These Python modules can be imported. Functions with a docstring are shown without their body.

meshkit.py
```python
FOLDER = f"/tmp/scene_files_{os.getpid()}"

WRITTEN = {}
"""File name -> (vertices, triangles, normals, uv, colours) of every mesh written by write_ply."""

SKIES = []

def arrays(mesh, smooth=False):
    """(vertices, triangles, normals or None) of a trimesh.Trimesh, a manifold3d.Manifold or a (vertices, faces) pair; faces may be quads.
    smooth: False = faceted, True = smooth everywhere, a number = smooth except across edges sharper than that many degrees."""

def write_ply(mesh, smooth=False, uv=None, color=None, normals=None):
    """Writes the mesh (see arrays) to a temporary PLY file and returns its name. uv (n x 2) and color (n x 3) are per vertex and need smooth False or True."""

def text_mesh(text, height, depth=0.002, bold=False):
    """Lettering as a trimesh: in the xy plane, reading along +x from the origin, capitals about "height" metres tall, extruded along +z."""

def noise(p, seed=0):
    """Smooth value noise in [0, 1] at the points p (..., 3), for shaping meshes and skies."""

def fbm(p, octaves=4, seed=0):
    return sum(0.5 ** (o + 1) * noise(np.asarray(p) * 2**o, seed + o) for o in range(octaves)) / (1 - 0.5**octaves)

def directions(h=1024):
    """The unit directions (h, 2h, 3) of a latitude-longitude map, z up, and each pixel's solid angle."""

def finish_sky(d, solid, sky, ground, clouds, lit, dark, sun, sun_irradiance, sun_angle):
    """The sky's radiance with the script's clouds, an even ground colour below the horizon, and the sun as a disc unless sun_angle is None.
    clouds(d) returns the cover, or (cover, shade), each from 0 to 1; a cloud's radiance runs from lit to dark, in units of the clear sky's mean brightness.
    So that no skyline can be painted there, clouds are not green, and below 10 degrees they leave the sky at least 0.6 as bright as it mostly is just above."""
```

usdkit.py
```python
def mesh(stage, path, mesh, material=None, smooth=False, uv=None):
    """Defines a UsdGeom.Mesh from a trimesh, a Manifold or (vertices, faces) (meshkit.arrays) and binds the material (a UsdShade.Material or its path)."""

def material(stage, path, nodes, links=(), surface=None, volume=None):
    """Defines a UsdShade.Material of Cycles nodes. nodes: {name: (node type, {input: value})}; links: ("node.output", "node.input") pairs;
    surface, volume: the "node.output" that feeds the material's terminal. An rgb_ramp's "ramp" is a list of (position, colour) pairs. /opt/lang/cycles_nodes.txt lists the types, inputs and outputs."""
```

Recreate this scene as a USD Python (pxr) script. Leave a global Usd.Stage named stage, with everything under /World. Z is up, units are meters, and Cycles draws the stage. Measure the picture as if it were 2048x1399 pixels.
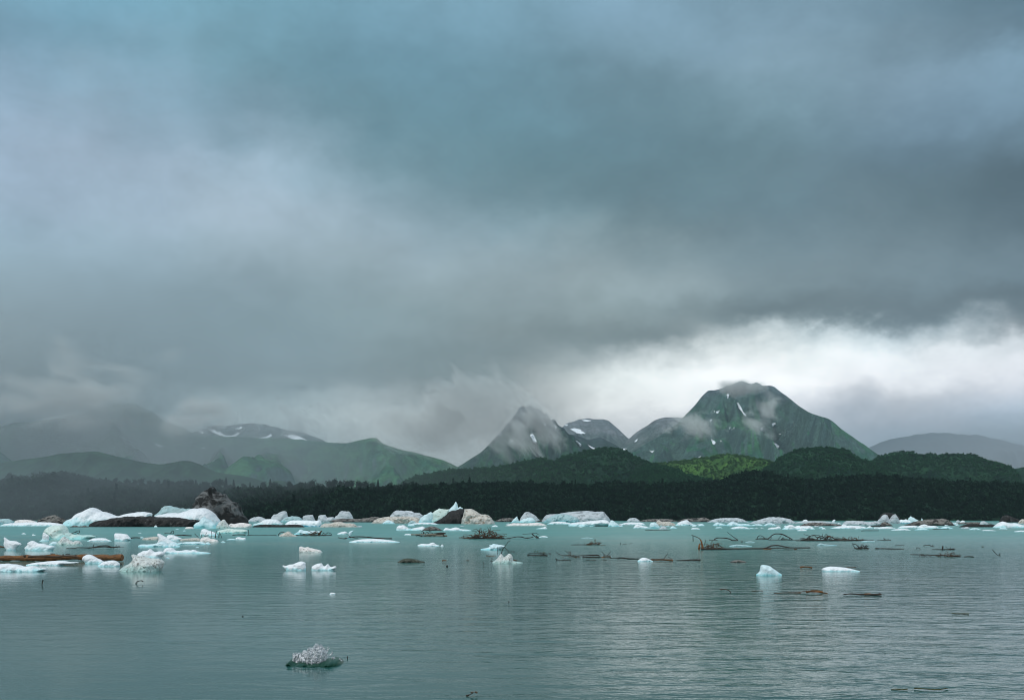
import math, numpy as np, trimesh, usdkit, meshkit
from pxr import Usd, UsdGeom, UsdLux, UsdShade, Gf, Sdf, Vt
from scipy.interpolate import PchipInterpolator
from scipy.spatial import Delaunay

stage = Usd.Stage.CreateInMemory()
UsdGeom.SetStageUpAxis(stage, 'Z')
UsdGeom.SetStageMetersPerUnit(stage, 1.0)
UsdGeom.Xform.Define(stage, '/World')
UsdGeom.Scope.Define(stage, '/World/Looks')

# ------------------------------------------------------------------ camera
F, CX, HY, H = 1967.0, 1024.0, 1035.0, 3.0        # focal length in photo pixels, centre column, horizon row, eye height
cam = UsdGeom.Camera.Define(stage, '/World/camera')
cam.CreateHorizontalApertureAttr(36.0)
cam.CreateFocalLengthAttr(36 * F / 2048)
cam.CreateVerticalApertureOffsetAttr(36 * (HY - 699.5) / 2048)
cam.AddTranslateOp().Set(Gf.Vec3d(0, 0, H))
cam.AddRotateXOp().Set(90.0)
cam.CreateClippingRangeAttr(Gf.Vec2f(0.2, 60000))
cam.CreateExposureAttr(0.0)

# ------------------------------------------------------------------ sky and sun
SUN_AZ, SUN_EL = math.radians(-140), math.radians(48)     # behind the viewer, to the left
SKY_STRENGTH, SUN_INTENSITY, SUN_ANGLE = 0.1, 0.4, 20.0
ZENITH = (0.68, 0.77, 0.85)

def lin(c):
    c = np.asarray(c, float) / 255.0
    return np.where(c <= 0.04045, c / 12.92, ((c + 0.055) / 1.055) ** 2.4)

SKY_COLS = np.arange(0, 2049, 256)
SKY_ROWS = [0, 75, 150, 225, 300, 375, 450, 520, 590, 640, 680, 720, 760, 800, 850, 900, 1035]
SKY = [
 [(122,170,193),(117,165,186),(112,158,178),(124,160,180),(126,162,180),(128,160,180),(128,158,176),(114,146,166),(104,138,160)],
 [(124,170,192),(118,163,183),(114,155,170),(116,154,172),(120,156,176),(128,158,176),(140,162,178),(112,142,160),(103,137,156)],
 [(128,168,192),(128,165,185),(114,154,168),(108,148,164),(110,148,165),(118,150,164),(138,160,174),(128,150,166),(106,138,156)],
 [(145,175,198),(148,173,192),(125,158,175),(108,146,160),(104,144,160),(110,142,154),(132,155,168),(122,145,160),(122,146,164)],
 [(156,180,203),(145,172,190),(150,173,187),(118,152,164),(102,140,152),(102,136,146),(112,138,150),(104,132,148),(108,130,150)],
 [(165,183,205),(160,178,196),(178,188,202),(140,165,178),(108,142,152),(104,132,142),(106,132,142),(102,124,138),(96,118,134)],
 [(160,178,198),(160,178,194),(172,185,200),(158,175,186),(140,162,170),(112,138,144),(116,138,146),(104,124,136),(92,116,128)],
 [(150,172,192),(150,172,184),(158,174,186),(154,170,178),(152,166,172),(136,152,156),(126,144,152),(118,136,144),(104,122,134)],
 [(142,166,184),(138,162,176),(142,160,168),(142,160,164),(146,158,160),(156,166,168),(134,148,152),(116,134,142),(110,126,138)],
 [(138,162,178),(132,154,170),(134,155,164),(136,154,158),(142,154,154),(144,156,156),(124,140,144),(124,140,146),(116,132,142)],
 [(132,156,174),(126,148,162),(130,152,158),(142,156,156),(138,150,148),(134,146,146),(214,217,216),(218,220,220),(150,160,168)],
 [(130,154,170),(122,146,158),(126,148,154),(142,154,156),(140,150,148),(206,208,204),(252,252,250),(248,248,248),(236,236,238)],
 [(126,150,168),(124,146,158),(124,146,152),(140,154,156),(160,168,164),(250,248,245),(248,248,247),(240,240,241),(240,238,241)],
 [(116,142,158),(126,148,158),(172,178,176),(166,172,172),(185,190,186),(248,246,244),(236,236,237),(196,198,208),(212,210,216)],
 [(106,136,150),(120,145,152),(196,198,194),(190,192,190),(180,184,180),(212,210,212),(190,192,200),(164,172,188),(185,190,202)],
 [(98,128,140),(110,138,142),(140,155,158),(160,168,168),(165,170,168),(190,190,194),(160,170,182),(140,156,172),(130,148,164)],
 [(90,120,130),(100,128,134),(130,145,150),(150,160,160),(155,162,162),(170,175,180),(150,160,172),(130,148,164),(120,140,156)]]
SKY_FIX = [
 [10, 0, -6, -2, -1, -5, -4, -5, 4],
 [-1, 5, 0, -3, -5, -6, -3, -17, -23],
 [-19, 1, 0, -8, -7, -9, -6, -11, -22],
 [-17, -3, -10, -10, -5, -14, -8, 2, 7],
 [-2, -9, -9, -7, -7, -10, -10, 2, 13],
 [8, -3, 2, -3, -12, -7, -8, -9, -1],
 [11, 0, 3, 3, -6, -8, -8, -21, -24],
 [10, 0, 3, 2, -3, -3, -8, -18, -24],
 [5, -3, -7, -5, 0, 1, -12, -8, -7],
 [0, -8, -13, -13, -1, -1, -41, -16, -44],
 [-4, -15, -18, -11, -7, -14, -7, 7, -58],
 [0, -16, -21, -13, -14, -4, 18, 9, -2],
 [4, -5, -16, -21, -19, 12, 35, 14, 16],
 [4, 9, 7, -18, -27, 11, 10, 11, 18],
 [1, 5, 5, -14, -21, 7, 4, 9, 26],
 [0, 0, 2, 4, -12, 6, 3, 10, 31],
 [0, 0, 2, 4, 4, 6, 3, 10, 31]]   # what mixing by the cloud noise and the haze in front takes or adds
AZ0 = 0.62
n, l = {}, []
n['tc'] = ('texture_coordinate', {})
n['sep'] = ('separate_xyz', {}); l += [('tc.generated', 'sep.vector')]
n['az'] = ('math', {'math_type': 'arctan2'}); l += [('sep.x', 'az.value1'), ('sep.y', 'az.value2')]
n['el'] = ('math', {'math_type': 'arcsine'}); l += [('sep.z', 'el.value1')]
# cloud noise: broad billows and fine tatters, both bending the deck's bands and shading them
n['map1'] = ('mapping', {'scale': (5.0, 5.0, 9.0), 'location': (3.1, 0.7, 2.2)}); l += [('tc.generated', 'map1.vector')]
n['n1'] = ('noise_texture', {'scale': 1.0, 'detail': 6.0, 'roughness': 0.55, 'distortion': 0.4}); l += [('map1.vector', 'n1.vector')]
n['map2'] = ('mapping', {'scale': (15.0, 15.0, 22.0), 'location': (1.3, 4.7, 0.2)}); l += [('tc.generated', 'map2.vector')]
n['n2'] = ('noise_texture', {'scale': 1.0, 'detail': 6.0, 'roughness': 0.62}); l += [('map2.vector', 'n2.vector')]
n['s1'] = ('separate_xyz', {}); l += [('n1.color', 's1.vector')]
n['s2'] = ('separate_xyz', {}); l += [('n2.color', 's2.vector')]
def m(name, op, a, b=None, c=None, clamp=False):
    d = {'math_type': op, 'use_clamp': clamp}
    for k, v in (('value1', a), ('value2', b), ('value3', c)):
        if isinstance(v, str):
            l.append((v, f'{name}.{k}'))
        elif v is not None:
            d[k] = v
    n[name] = ('math', d)
    return f'{name}.value'
W1, W2 = 0.065, 0.046
m('wa1', 'subtract', 's1.x', 0.5); m('wa2', 'multiply_add', 'wa1.value', W1 * 1.5, 'az.value')
m('wa3', 'subtract', 's2.x', 0.5); azw = m('wa4', 'multiply_add', 'wa3.value', W2 * 1.3, 'wa2.value')
m('we1', 'subtract', 's1.y', 0.5); m('we2', 'multiply_add', 'we1.value', W1, 'el.value')
m('we3', 'subtract', 's2.y', 0.5); elw = m('we4', 'multiply_add', 'we3.value', W2, 'we2.value')
m('fa', 'multiply_add', azw, 1 / (2 * AZ0), 0.5, clamp=True)
cols_az = np.arctan((SKY_COLS - CX) / F)
els = np.array([math.atan((HY - r) / F) for r in SKY_ROWS])
EL1 = els[0]
n['fe'] = ('math', {'math_type': 'multiply', 'value2': float(1 / EL1), 'use_clamp': True}); l.append((elw, 'fe.value1'))
# the deck's brightness over azimuth and elevation, as a short sum of products of ramps
RES = 256
xa = np.clip(np.linspace(-AZ0, AZ0, RES), cols_az[0], cols_az[-1])
xe = np.linspace(0, EL1, RES)
G = np.array(SKY, float)
LUM = G.mean(-1, keepdims=True)
HUE = G / LUM                                           # the deck's tint changes only slowly from place to place
for _ in range(2):
    HP = np.pad(HUE, ((1, 1), (1, 1), (0, 0)), mode='edge')
    HUE = (2 * HUE + HP[:-2, 1:-1] + HP[2:, 1:-1] + HP[1:-1, :-2] + HP[1:-1, 2:]) / 6
HUE = 1 + 1.06 * (HUE - 1)
G = HUE * (LUM * 0.985 + np.array(SKY_FIX, float)[:, :, None]) / 255.0
G = PchipInterpolator(cols_az, G, axis=1)(xa)
G = np.clip(PchipInterpolator(els[::-1], G[::-1], axis=0)(xe), 0, 1.2)          # el, az, rgb
RANK = 7
prev = None
dec = [np.linalg.svd(G[:, :, c], full_matrices=False) for c in range(3)]
for k in range(RANK):
    ue = np.stack([dec[c][0][:, k] * math.sqrt(dec[c][1][k]) for c in range(3)], 1)
    va = np.stack([dec[c][2][k] * math.sqrt(dec[c][1][k]) for c in range(3)], 1)
    for nm, tab, fac in ((f'u{k}', ue, 'fe.value'), (f'v{k}', va, 'fa.value')):
        n[nm] = ('rgb_ramp', {'ramp': [(i / (RES - 1), tuple(map(float, t))) for i, t in enumerate(tab)]}); l.append((fac, nm + '.fac'))
    n[f'q{k}'] = ('vector_math', {'math_type': 'multiply' if prev is None else 'multiply_add'})
    l += [(f'u{k}.color', f'q{k}.vector1'), (f'v{k}.color', f'q{k}.vector2')]
    if prev:
        l.append((prev, f'q{k}.vector3'))
    prev = f'q{k}.vector'
n['pos'] = ('vector_math', {'math_type': 'maximum', 'vector2': (0, 0, 0)}); l.append((prev, 'pos.vector1'))
n['pw'] = ('vector_math', {'math_type': 'power', 'vector2': (2.25, 2.25, 2.25)}); l.append(('pos.vector', 'pw.vector1'))
prev = 'pw.vector'
# soft mottling of the whole deck
m('d1', 'multiply_add', 's1.z', 0.56, 0.49)
m('d2', 'multiply_add', 's2.z', 0.52, 'd1.value')
n['mot'] = ('vector_math', {'math_type': 'scale'}); l += [(prev, 'mot.vector1'), ('d2.value', 'mot.scale')]
# towards the zenith and away from the view the deck is thinner and lets through more light
n['up'] = ('map_range', {'range_type': 'smoothstep', 'from_min': 0.50, 'from_max': 1.1, 'to_min': 0.0, 'to_max': 1.0, 'clamp': True}); l.append(('el.value', 'up.value'))
n['sd'] = ('math', {'math_type': 'absolute'}); l.append(('az.value', 'sd.value1'))
n['side'] = ('map_range', {'range_type': 'smoothstep', 'from_min': 0.6, 'from_max': 1.9, 'to_min': 0.0, 'to_max': 1.0, 'clamp': True}); l.append(('sd.value', 'side.value'))
m('out', 'maximum', 'up.result', 'side.result')
n['zen'] = ('vector_math', {'math_type': 'scale', 'vector1': ZENITH}); l.append(('d2.value', 'zen.scale'))
n['all'] = ('mix_color', {}); l += [('out.value', 'all.fac'), ('mot.vector', 'all.a'), ('zen.vector', 'all.b')]
n['gain'] = ('vector_math', {'math_type': 'scale', 'scale': 1.0 / SKY_STRENGTH}); l.append(('all.result', 'gain.vector1'))
n['clear'] = ('sky_texture', {'sky_type': 'single_scattering', 'sun_disc': False, 'sun_elevation': SUN_EL, 'sun_rotation': SUN_AZ})
n['cover'] = ('mix_color', {'fac': 0.985}); l += [('clear.color', 'cover.a'), ('gain.vector', 'cover.b')]
n['bg'] = ('background_shader', {'strength': SKY_STRENGTH}); l.append(('cover.result', 'bg.color'))
skym = usdkit.material(stage, '/World/Looks/sky_clouds', n, l, surface='bg.background')
dome = UsdLux.DomeLight.Define(stage, '/World/sky')
UsdShade.MaterialBindingAPI.Apply(dome.GetPrim()).Bind(skym)
sun = UsdLux.DistantLight.Define(stage, '/World/sun')
sun.CreateNormalizeAttr(True); sun.CreateIntensityAttr(SUN_INTENSITY); sun.CreateAngleAttr(SUN_ANGLE)
sun.CreateColorAttr(Gf.Vec3f(1.0, 0.97, 0.92))
sdir = np.array([math.sin(SUN_AZ) * math.cos(SUN_EL), math.cos(SUN_AZ) * math.cos(SUN_EL), math.sin(SUN_EL)])
sun.AddRotateZOp().Set(-math.degrees(SUN_AZ)); sun.AddRotateXOp().Set(-(90 - math.degrees(SUN_EL)))

# ------------------------------------------------------------------ helpers
USED = {}
def path_of(name, parent=None):
    base = (str(parent.GetPath()) if parent is not None else '/World') + '/' + name
    k = USED.get(base, -1) + 1
    USED[base] = k
    return base if k == 0 else f'{base}_{k:03d}'

def tag(p, label=None, cat=None, group=None, kind=None):
    for k, v in (('label', label), ('category', cat), ('group', group), ('kind', kind)):
        if v:
            p.SetCustomDataByKey(k, v)
    return p

def obj(name, mesh, mat, parent=None, smooth=False):
    return usdkit.mesh(stage, path_of(name, parent), mesh, mat, smooth=smooth).GetPrim()

def empty(name, label=None, cat=None, group=None):
    p = UsdGeom.Xform.Define(stage, path_of(name)).GetPrim()
    return tag(p, label, cat, group)

def px_x(px, D): return (px - CX) / F * D
def px_z(py, D): return H + (HY - py) / F * D
def dist(py): return F * H / (py - HY)          # where the eye's ray through a row meets the water

def mat(name, nodes, links, surface=None, volume=None):
    return usdkit.material(stage, '/World/Looks/' + name, nodes, links, surface=surface, volume=volume)

def fbm(p, o=4, seed=0): return meshkit.fbm(np.asarray(p, float), o, seed) - 0.5

def chaikin(p, k=1):
    for _ in range(k):
        q = np.empty((2 * len(p) - 2, 2)); q[0::2] = .75 * p[:-1] + .25 * p[1:]; q[1::2] = .25 * p[:-1] + .75 * p[1:]
        p = np.vstack([p[:1], q, p[-1:]])
    return p

def seg_dist(P, A):
    """Distance of the points P from the closed outline A."""
    B = np.roll(A, -1, 0); d = B - A
    t = np.clip(((P[:, None] - A) * d).sum(-1) / np.maximum((d * d).sum(-1), 1e-12), 0, 1)
    return np.sqrt(((A + t[..., None] * d - P[:, None]) ** 2).sum(-1).min(1))

def inside(P, A):
    x, y = P[:, :1], P[:, 1:]; B = np.roll(A, -1, 0)
    c = ((A[:, 1] > y) != (B[:, 1] > y)) & (x < (B[:, 0] - A[:, 0]) * (y - A[:, 1]) / np.where(B[:, 1] == A[:, 1], 1e-9, B[:, 1] - A[:, 1]) + A[:, 0])
    return c.sum(1) % 2 == 1

# ------------------------------------------------------------------ water
def water_material():
    n = {'g': ('geometry', {}), 'p': ('principled_bsdf', {'ior': 1.333})}
    l = []
    n['ma'] = ('mapping', {'scale': (0.42, 1.2, 1.0), 'rotation': (0, 0, 0.10)}); l.append(('g.position', 'ma.vector'))
    n['na'] = ('noise_texture', {'scale': 1.0, 'detail': 3.0, 'roughness': 0.55, 'distortion': 0.5}); l.append(('ma.vector', 'na.vector'))
    n['mb'] = ('mapping', {'scale': (2.6, 5.0, 1.0), 'rotation': (0, 0, -0.2)}); l.append(('g.position', 'mb.vector'))
    n['nb'] = ('noise_texture', {'scale': 1.0, 'detail': 3.0, 'roughness': 0.6}); l.append(('mb.vector', 'nb.vector'))
    n['mg'] = ('mapping', {'scale': (0.02, 0.06, 1.0)}); l.append(('g.position', 'mg.vector'))
    n['ng'] = ('noise_texture', {'scale': 1.0, 'detail': 2.0}); l.append(('mg.vector', 'ng.vector'))
    # the breeze ruffles the water more to the right than in the lee of the ice
    n['sx'] = ('separate_xyz', {}); l.append(('g.position', 'sx.vector'))
    n['dv'] = ('math', {'math_type': 'divide'}); n['ad'] = ('math', {'math_type': 'add', 'value2': 25.0})
    l += [('sx.y', 'ad.value1'), ('sx.x', 'dv.value1'), ('ad.value', 'dv.value2')]
    n['gs'] = ('math', {'math_type': 'multiply_add', 'value2': 0.5}); l += [('ng.fac', 'gs.value1'), ('dv.value', 'gs.value3')]
    n['gr'] = ('map_range', {'range_type': 'smoothstep', 'from_min': 0.04, 'from_max': 0.30, 'to_min': 0.35, 'to_max': 1.05, 'clamp': True}); l.append(('gs.value', 'gr.value'))
    n['h'] = ('math', {'math_type': 'multiply_add', 'value2': 0.16}); l += [('nb.fac', 'h.value1'), ('na.fac', 'h.value3')]
    n['hg'] = ('math', {'math_type': 'multiply'}); l += [('h.value', 'hg.value1'), ('gr.result', 'hg.value2')]
    n['b'] = ('bump', {'strength': 1.0, 'distance': 0.046}); l += [('hg.value', 'b.height'), ('b.normal', 'p.normal')]
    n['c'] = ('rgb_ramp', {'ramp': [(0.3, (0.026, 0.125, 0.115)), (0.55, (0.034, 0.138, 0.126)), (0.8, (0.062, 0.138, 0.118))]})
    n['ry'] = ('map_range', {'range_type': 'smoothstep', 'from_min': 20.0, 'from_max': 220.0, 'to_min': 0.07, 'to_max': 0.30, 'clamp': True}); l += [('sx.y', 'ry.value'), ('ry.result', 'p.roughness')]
    # the water colour is darker near the shore and brighter towards the ice
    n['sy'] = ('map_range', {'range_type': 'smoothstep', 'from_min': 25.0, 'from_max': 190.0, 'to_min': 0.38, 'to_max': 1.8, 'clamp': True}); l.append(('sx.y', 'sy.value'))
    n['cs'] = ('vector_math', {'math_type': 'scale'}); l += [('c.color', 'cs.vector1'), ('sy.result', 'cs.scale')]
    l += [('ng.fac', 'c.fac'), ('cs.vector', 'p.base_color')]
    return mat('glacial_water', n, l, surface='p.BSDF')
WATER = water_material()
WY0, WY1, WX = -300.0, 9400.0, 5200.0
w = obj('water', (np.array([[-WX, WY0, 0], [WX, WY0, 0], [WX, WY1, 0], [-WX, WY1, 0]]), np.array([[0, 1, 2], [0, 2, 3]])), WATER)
tag(w, 'turquoise grey glacial lake with small wind ripples', None, None, 'structure')

# ------------------------------------------------------------------ hills and mountains
def veg_material(name, low, high, rock=None, z0=300., z1=600., patch=0.012, fine=0.11, bump=2.0):
    n = {'g': ('geometry', {}), 'p': ('principled_bsdf', {'roughness': 0.95, 'specular_ior_level': 0.1})}
    l = []
    n['n1'] = ('noise_texture', {'scale': patch, 'detail': 5.0, 'roughness': 0.6}); l.append(('g.position', 'n1.vector'))
    n['r'] = ('rgb_ramp', {'ramp': [(0.35, low), (0.65, high)]}); l.append(('n1.fac', 'r.fac'))
    n['n2'] = ('noise_texture', {'scale': fine, 'detail': 3.0, 'roughness': 0.7}); l.append(('g.position', 'n2.vector'))
    n['mr'] = ('map_range', {'from_min': 0.3, 'from_max': 0.7, 'to_min': 0.55, 'to_max': 1.45}); l.append(('n2.fac', 'mr.value'))
    n['s'] = ('vector_math', {'math_type': 'scale'}); l += [('r.color', 's.vector1'), ('mr.result', 's.scale')]
    n['mv'] = ('mapping', {'scale': (0.016, 0.016, 0.0035)}); l.append(('g.position', 'mv.vector'))
    n['n4'] = ('noise_texture', {'scale': 1.0, 'detail': 5.0, 'roughness': 0.7, 'distortion': 1.0}); l.append(('mv.vector', 'n4.vector'))
    n['m4'] = ('map_range', {'range_type': 'smoothstep', 'from_min': 0.36, 'from_max': 0.64, 'to_min': 0.78, 'to_max': 1.22, 'clamp': True}); l.append(('n4.fac', 'm4.value'))
    n['s4'] = ('vector_math', {'math_type': 'scale'}); l += [('s.vector', 's4.vector1'), ('m4.result', 's4.scale')]
    out = 's4.vector'
    if rock:
        n['z'] = ('separate_xyz', {}); l.append(('g.position', 'z.vector'))
        n['zz'] = ('math', {'math_type': 'multiply_add', 'value2': (z1 - z0) * 1.6}); l += [('n1.fac', 'zz.value1'), ('z.z', 'zz.value3')]
        n['k'] = ('map_range', {'range_type': 'smoothstep', 'from_min': z0 + 0.8 * (z1 - z0), 'from_max': z1 + 0.8 * (z1 - z0), 'to_min': 0.0, 'to_max': 1.0, 'clamp': True}); l.append(('zz.value', 'k.value'))
        n['gn'] = ('separate_xyz', {}); l.append(('g.true_normal', 'gn.vector'))
        n['st'] = ('map_range', {'range_type': 'smoothstep', 'from_min': 0.60, 'from_max': 0.44, 'to_min': 0.0, 'to_max': 0.6, 'clamp': True}); l.append(('gn.z', 'st.value'))
        n['kk'] = ('math', {'math_type': 'maximum'}); l += [('k.result', 'kk.value1'), ('st.result', 'kk.value2')]
        n['m5'] = ('math', {'math_type': 'multiply'}); l += [('mr.result', 'm5.value1'), ('m4.result', 'm5.value2')]
        n['rk'] = ('vector_math', {'math_type': 'scale', 'vector1': rock}); l.append(('m5.value', 'rk.scale'))
        n['mx'] = ('mix_color', {}); l += [('kk.value', 'mx.fac'), (out, 'mx.a'), ('rk.vector', 'mx.b')]
        out = 'mx.result'
    l.append((out, 'p.base_color'))
    n['b'] = ('bump', {'strength': 0.8, 'distance': bump}); l += [('n2.fac', 'b.height'), ('b.normal', 'p.normal')]
    return mat(name, n, l, surface='p.BSDF')

VEG_BLUE = veg_material('far_blue_slope', (0.012, 0.026, 0.036), (0.022, 0.040, 0.050), patch=0.006, fine=0.03, bump=6.0)  # blue of the distant haze mixed into the slope colour
ROCKY = veg_material('rocky_heath', (0.012, 0.050, 0.034), (0.030, 0.090, 0.042), (0.045, 0.060, 0.072), 180., 430., patch=0.012, fine=0.07, bump=14.0)
HILLS = {}
def hill(name, D, prof, Wf, Wb, material, amp=0.12, gully=0.25, seed=1, nx=320, ny=105, pw=1.25, bumpy=0.0, label=None, kind='structure', wscale=True):
    """A hill whose crest, seen from the shore, runs along PROF (photo px) about D metres off; its flanks fall away in front and behind, cut by gullies."""
    P = np.array(prof, float)
    xs = px_x(P[:, 0], D); zs = px_z(P[:, 1], D)
    x = np.linspace(xs[0], xs[-1], nx)
    zc = np.maximum(PchipInterpolator(xs, zs)(x), 0.0)
    zc = zc + np.clip(zc / zc.max(), 0, 1) * D / F * (7.0 if name == 'mountain' else 3.2) * fbm(np.stack([x / D * F / 30, 0 * x, 0 * x + seed], -1), 5, seed + 20)
    zmax = zc.max()
    v = np.concatenate([-np.linspace(1, 0, ny // 3 * 2, endpoint=False) , np.linspace(0, 1, ny // 3)])
    X, V = np.meshgrid(x, v)
    Z0 = np.broadcast_to(zc, X.shape)
    wf = Wf * (0.45 + 0.55 * Z0 / zmax) if wscale else Wf
    wb = Wb * (0.45 + 0.55 * Z0 / zmax) if wscale else Wb
    me = fbm(np.stack([X / (Wf * 0.8), 0 * X, 0 * X + seed], -1), 3, seed) * Wf * 0.5 * np.abs(V) * (1 - np.abs(V)) * 4
    Y = D + np.where(V < 0, V * wf, V * wb) + me
    g = np.clip(1 - np.abs(V) ** pw, 0, 1)
    edge = np.abs(V) * (1 - np.abs(V)) * 4
    q = np.stack([X / (Wf * 0.13), V * 1.9, 0 * X], -1)
    q[..., 0] += 1.2 * fbm(np.stack([X / (Wf * 0.4), V * 3, 0 * X + 9], -1), 3, seed + 5)
    rid = np.abs(fbm(q, 5, seed + 11)) * 2
    big = fbm(np.stack([X / (Wf * 0.35), Y / (Wf * 0.35), 0 * X], -1), 5, seed + 3)
    Z = Z0 * g + Z0 * edge * (gully * (0.22 - rid) + amp * big * 2)
    # no shoulder may stand higher against the sky than the crest
    lim = H + (np.interp(X * D / Y, x, zc) - H) * Y / D
    Z = np.where(Z0 > 1, np.minimum(Z, lim), Z)
    if bumpy:
        Z = Z + bumpy * fbm(np.stack([X / 14, Y / 14, 0 * X], -1), 3, seed + 7) * 2 * np.clip(Z0 / 10, 0, 1)
    Z = np.where(np.abs(V) > 0.999, -3.0, Z) - 1.0 * np.abs(V)
    N, M = X.shape
    idx = np.arange(N * M).reshape(N, M)
    f = np.stack([idx[:-1, :-1], idx[:-1, 1:], idx[1:, 1:], idx[1:, :-1]], -1).reshape(-1, 4)
    p = obj(name, (np.stack([X, Y, Z], -1).reshape(-1, 3), f), material, smooth=True)
    tag(p, label, None, None, kind)
    HILLS[str(p.GetPath())] = (X, Y, Z)
    return p

VEG_BLUFF = veg_material('alder_thicket', (0.004, 0.016, 0.011), (0.012, 0.034, 0.018), patch=0.03, fine=0.25, bump=1.5)
VEG_HILL = veg_material('hillside_shrub', (0.004, 0.020, 0.013), (0.013, 0.044, 0.020), patch=0.02, fine=0.16, bump=2.0)
VEG_LIT = veg_material('bright_meadow_shrub', (0.010, 0.042, 0.014), (0.060, 0.135, 0.026), patch=0.014, fine=0.12, bump=3.0)  # lighter green stands in for sunlight falling on this hillside
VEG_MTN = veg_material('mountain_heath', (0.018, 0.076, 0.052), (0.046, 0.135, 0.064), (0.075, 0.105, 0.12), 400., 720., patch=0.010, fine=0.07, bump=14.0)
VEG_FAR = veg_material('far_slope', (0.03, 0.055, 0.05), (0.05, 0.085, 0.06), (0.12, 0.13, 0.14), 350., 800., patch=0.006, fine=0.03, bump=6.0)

hill('bluff', 1150, [(-420,968),(-250,960),(0,963),(60,970),(95,957),(140,953),(180,961),(260,971),(400,980),(520,981),(650,981),(760,980),(820,978),(900,976),(1000,973),(1100,974),(1200,972),(1300,976),(1400,972),(1480,956),(1520,953),(1560,961),(1620,969),(1690,961),(1760,956),(1830,962),(1920,971),(2048,976),(2250,970),(2500,975)],
     170, 260, VEG_BLUFF, amp=0.10, gully=0.10, seed=2, nx=520, ny=60, pw=1.5, bumpy=1.2, wscale=False, label='dark green wooded bluff along the far shore')
hill('hill', 1750, [(760,1000),(800,970),(830,956),(870,946),(930,939),(1000,936),(1060,923),(1085,920),(1105,926),(1140,945),(1200,960),(1260,1000)], 330, 300, VEG_HILL, seed=3, bumpy=2.0, label='low dark hill left of the rounded knoll')
hill('hill', 1900, [(1060,1000),(1095,935),(1130,914),(1170,904),(1215,896),(1240,897),(1257,907),(1290,922),(1340,942),(1400,968),(1440,1000)], 330, 320, VEG_HILL, seed=4, bumpy=2.0, label='dark rounded knoll in the middle of the view')
hill('hill', 1800, [(1490,1000),(1519,950),(1540,932),(1562,917),(1600,900),(1640,896),(1686,899),(1710,912),(1745,930),(1800,960),(1850,1000)], 330, 320, VEG_HILL, seed=6, bumpy=2.0, label='large dark dome of a hill right of the bright slope')
hill('hill', 2000, [(1640,1000),(1700,935),(1740,924),(1780,913),(1819,910),(1860,914),(1909,907),(1936,907),(1975,922),(2022,934),(2037,954),(2060,1000)], 340, 320, VEG_HILL, seed=7, bumpy=2.0, label='long dark hill at the right behind the dome')
hill('hill', 2350, [(1700,1000),(1740,925),(1780,907),(1819,903),(1842,912),(1866,907),(1880,916),(1920,960)], 300, 300, VEG_MTN, seed=8, bumpy=2.0, label='paler green hill peeping between the right hand hills')
hill('hill', 1700, [(1230,1000),(1258,956),(1308,934),(1351,941),(1386,955),(1430,962),(1470,1000)], 250, 250, VEG_HILL, seed=9, bumpy=2.0, label='small dark mound below the bright slope')
hill('hill', 2400, [(1230,990),(1285,934),(1328,927),(1359,924),(1417,915),(1445,908),(1476,911),(1515,919),(1546,925),(1600,940),(1660,1000)], 520, 350, VEG_LIT, seed=10, bumpy=3.0, amp=.22, gully=0.35, label='bright sunlit green hillside with painted sunlight in front of the mountain')
hill('hill', 2400, [(2000,1000),(2022,940),(2048,933),(2100,925),(2200,930),(2300,1000)], 300, 300, VEG_HILL, seed=12, label='low dark hill at the right edge')
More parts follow.
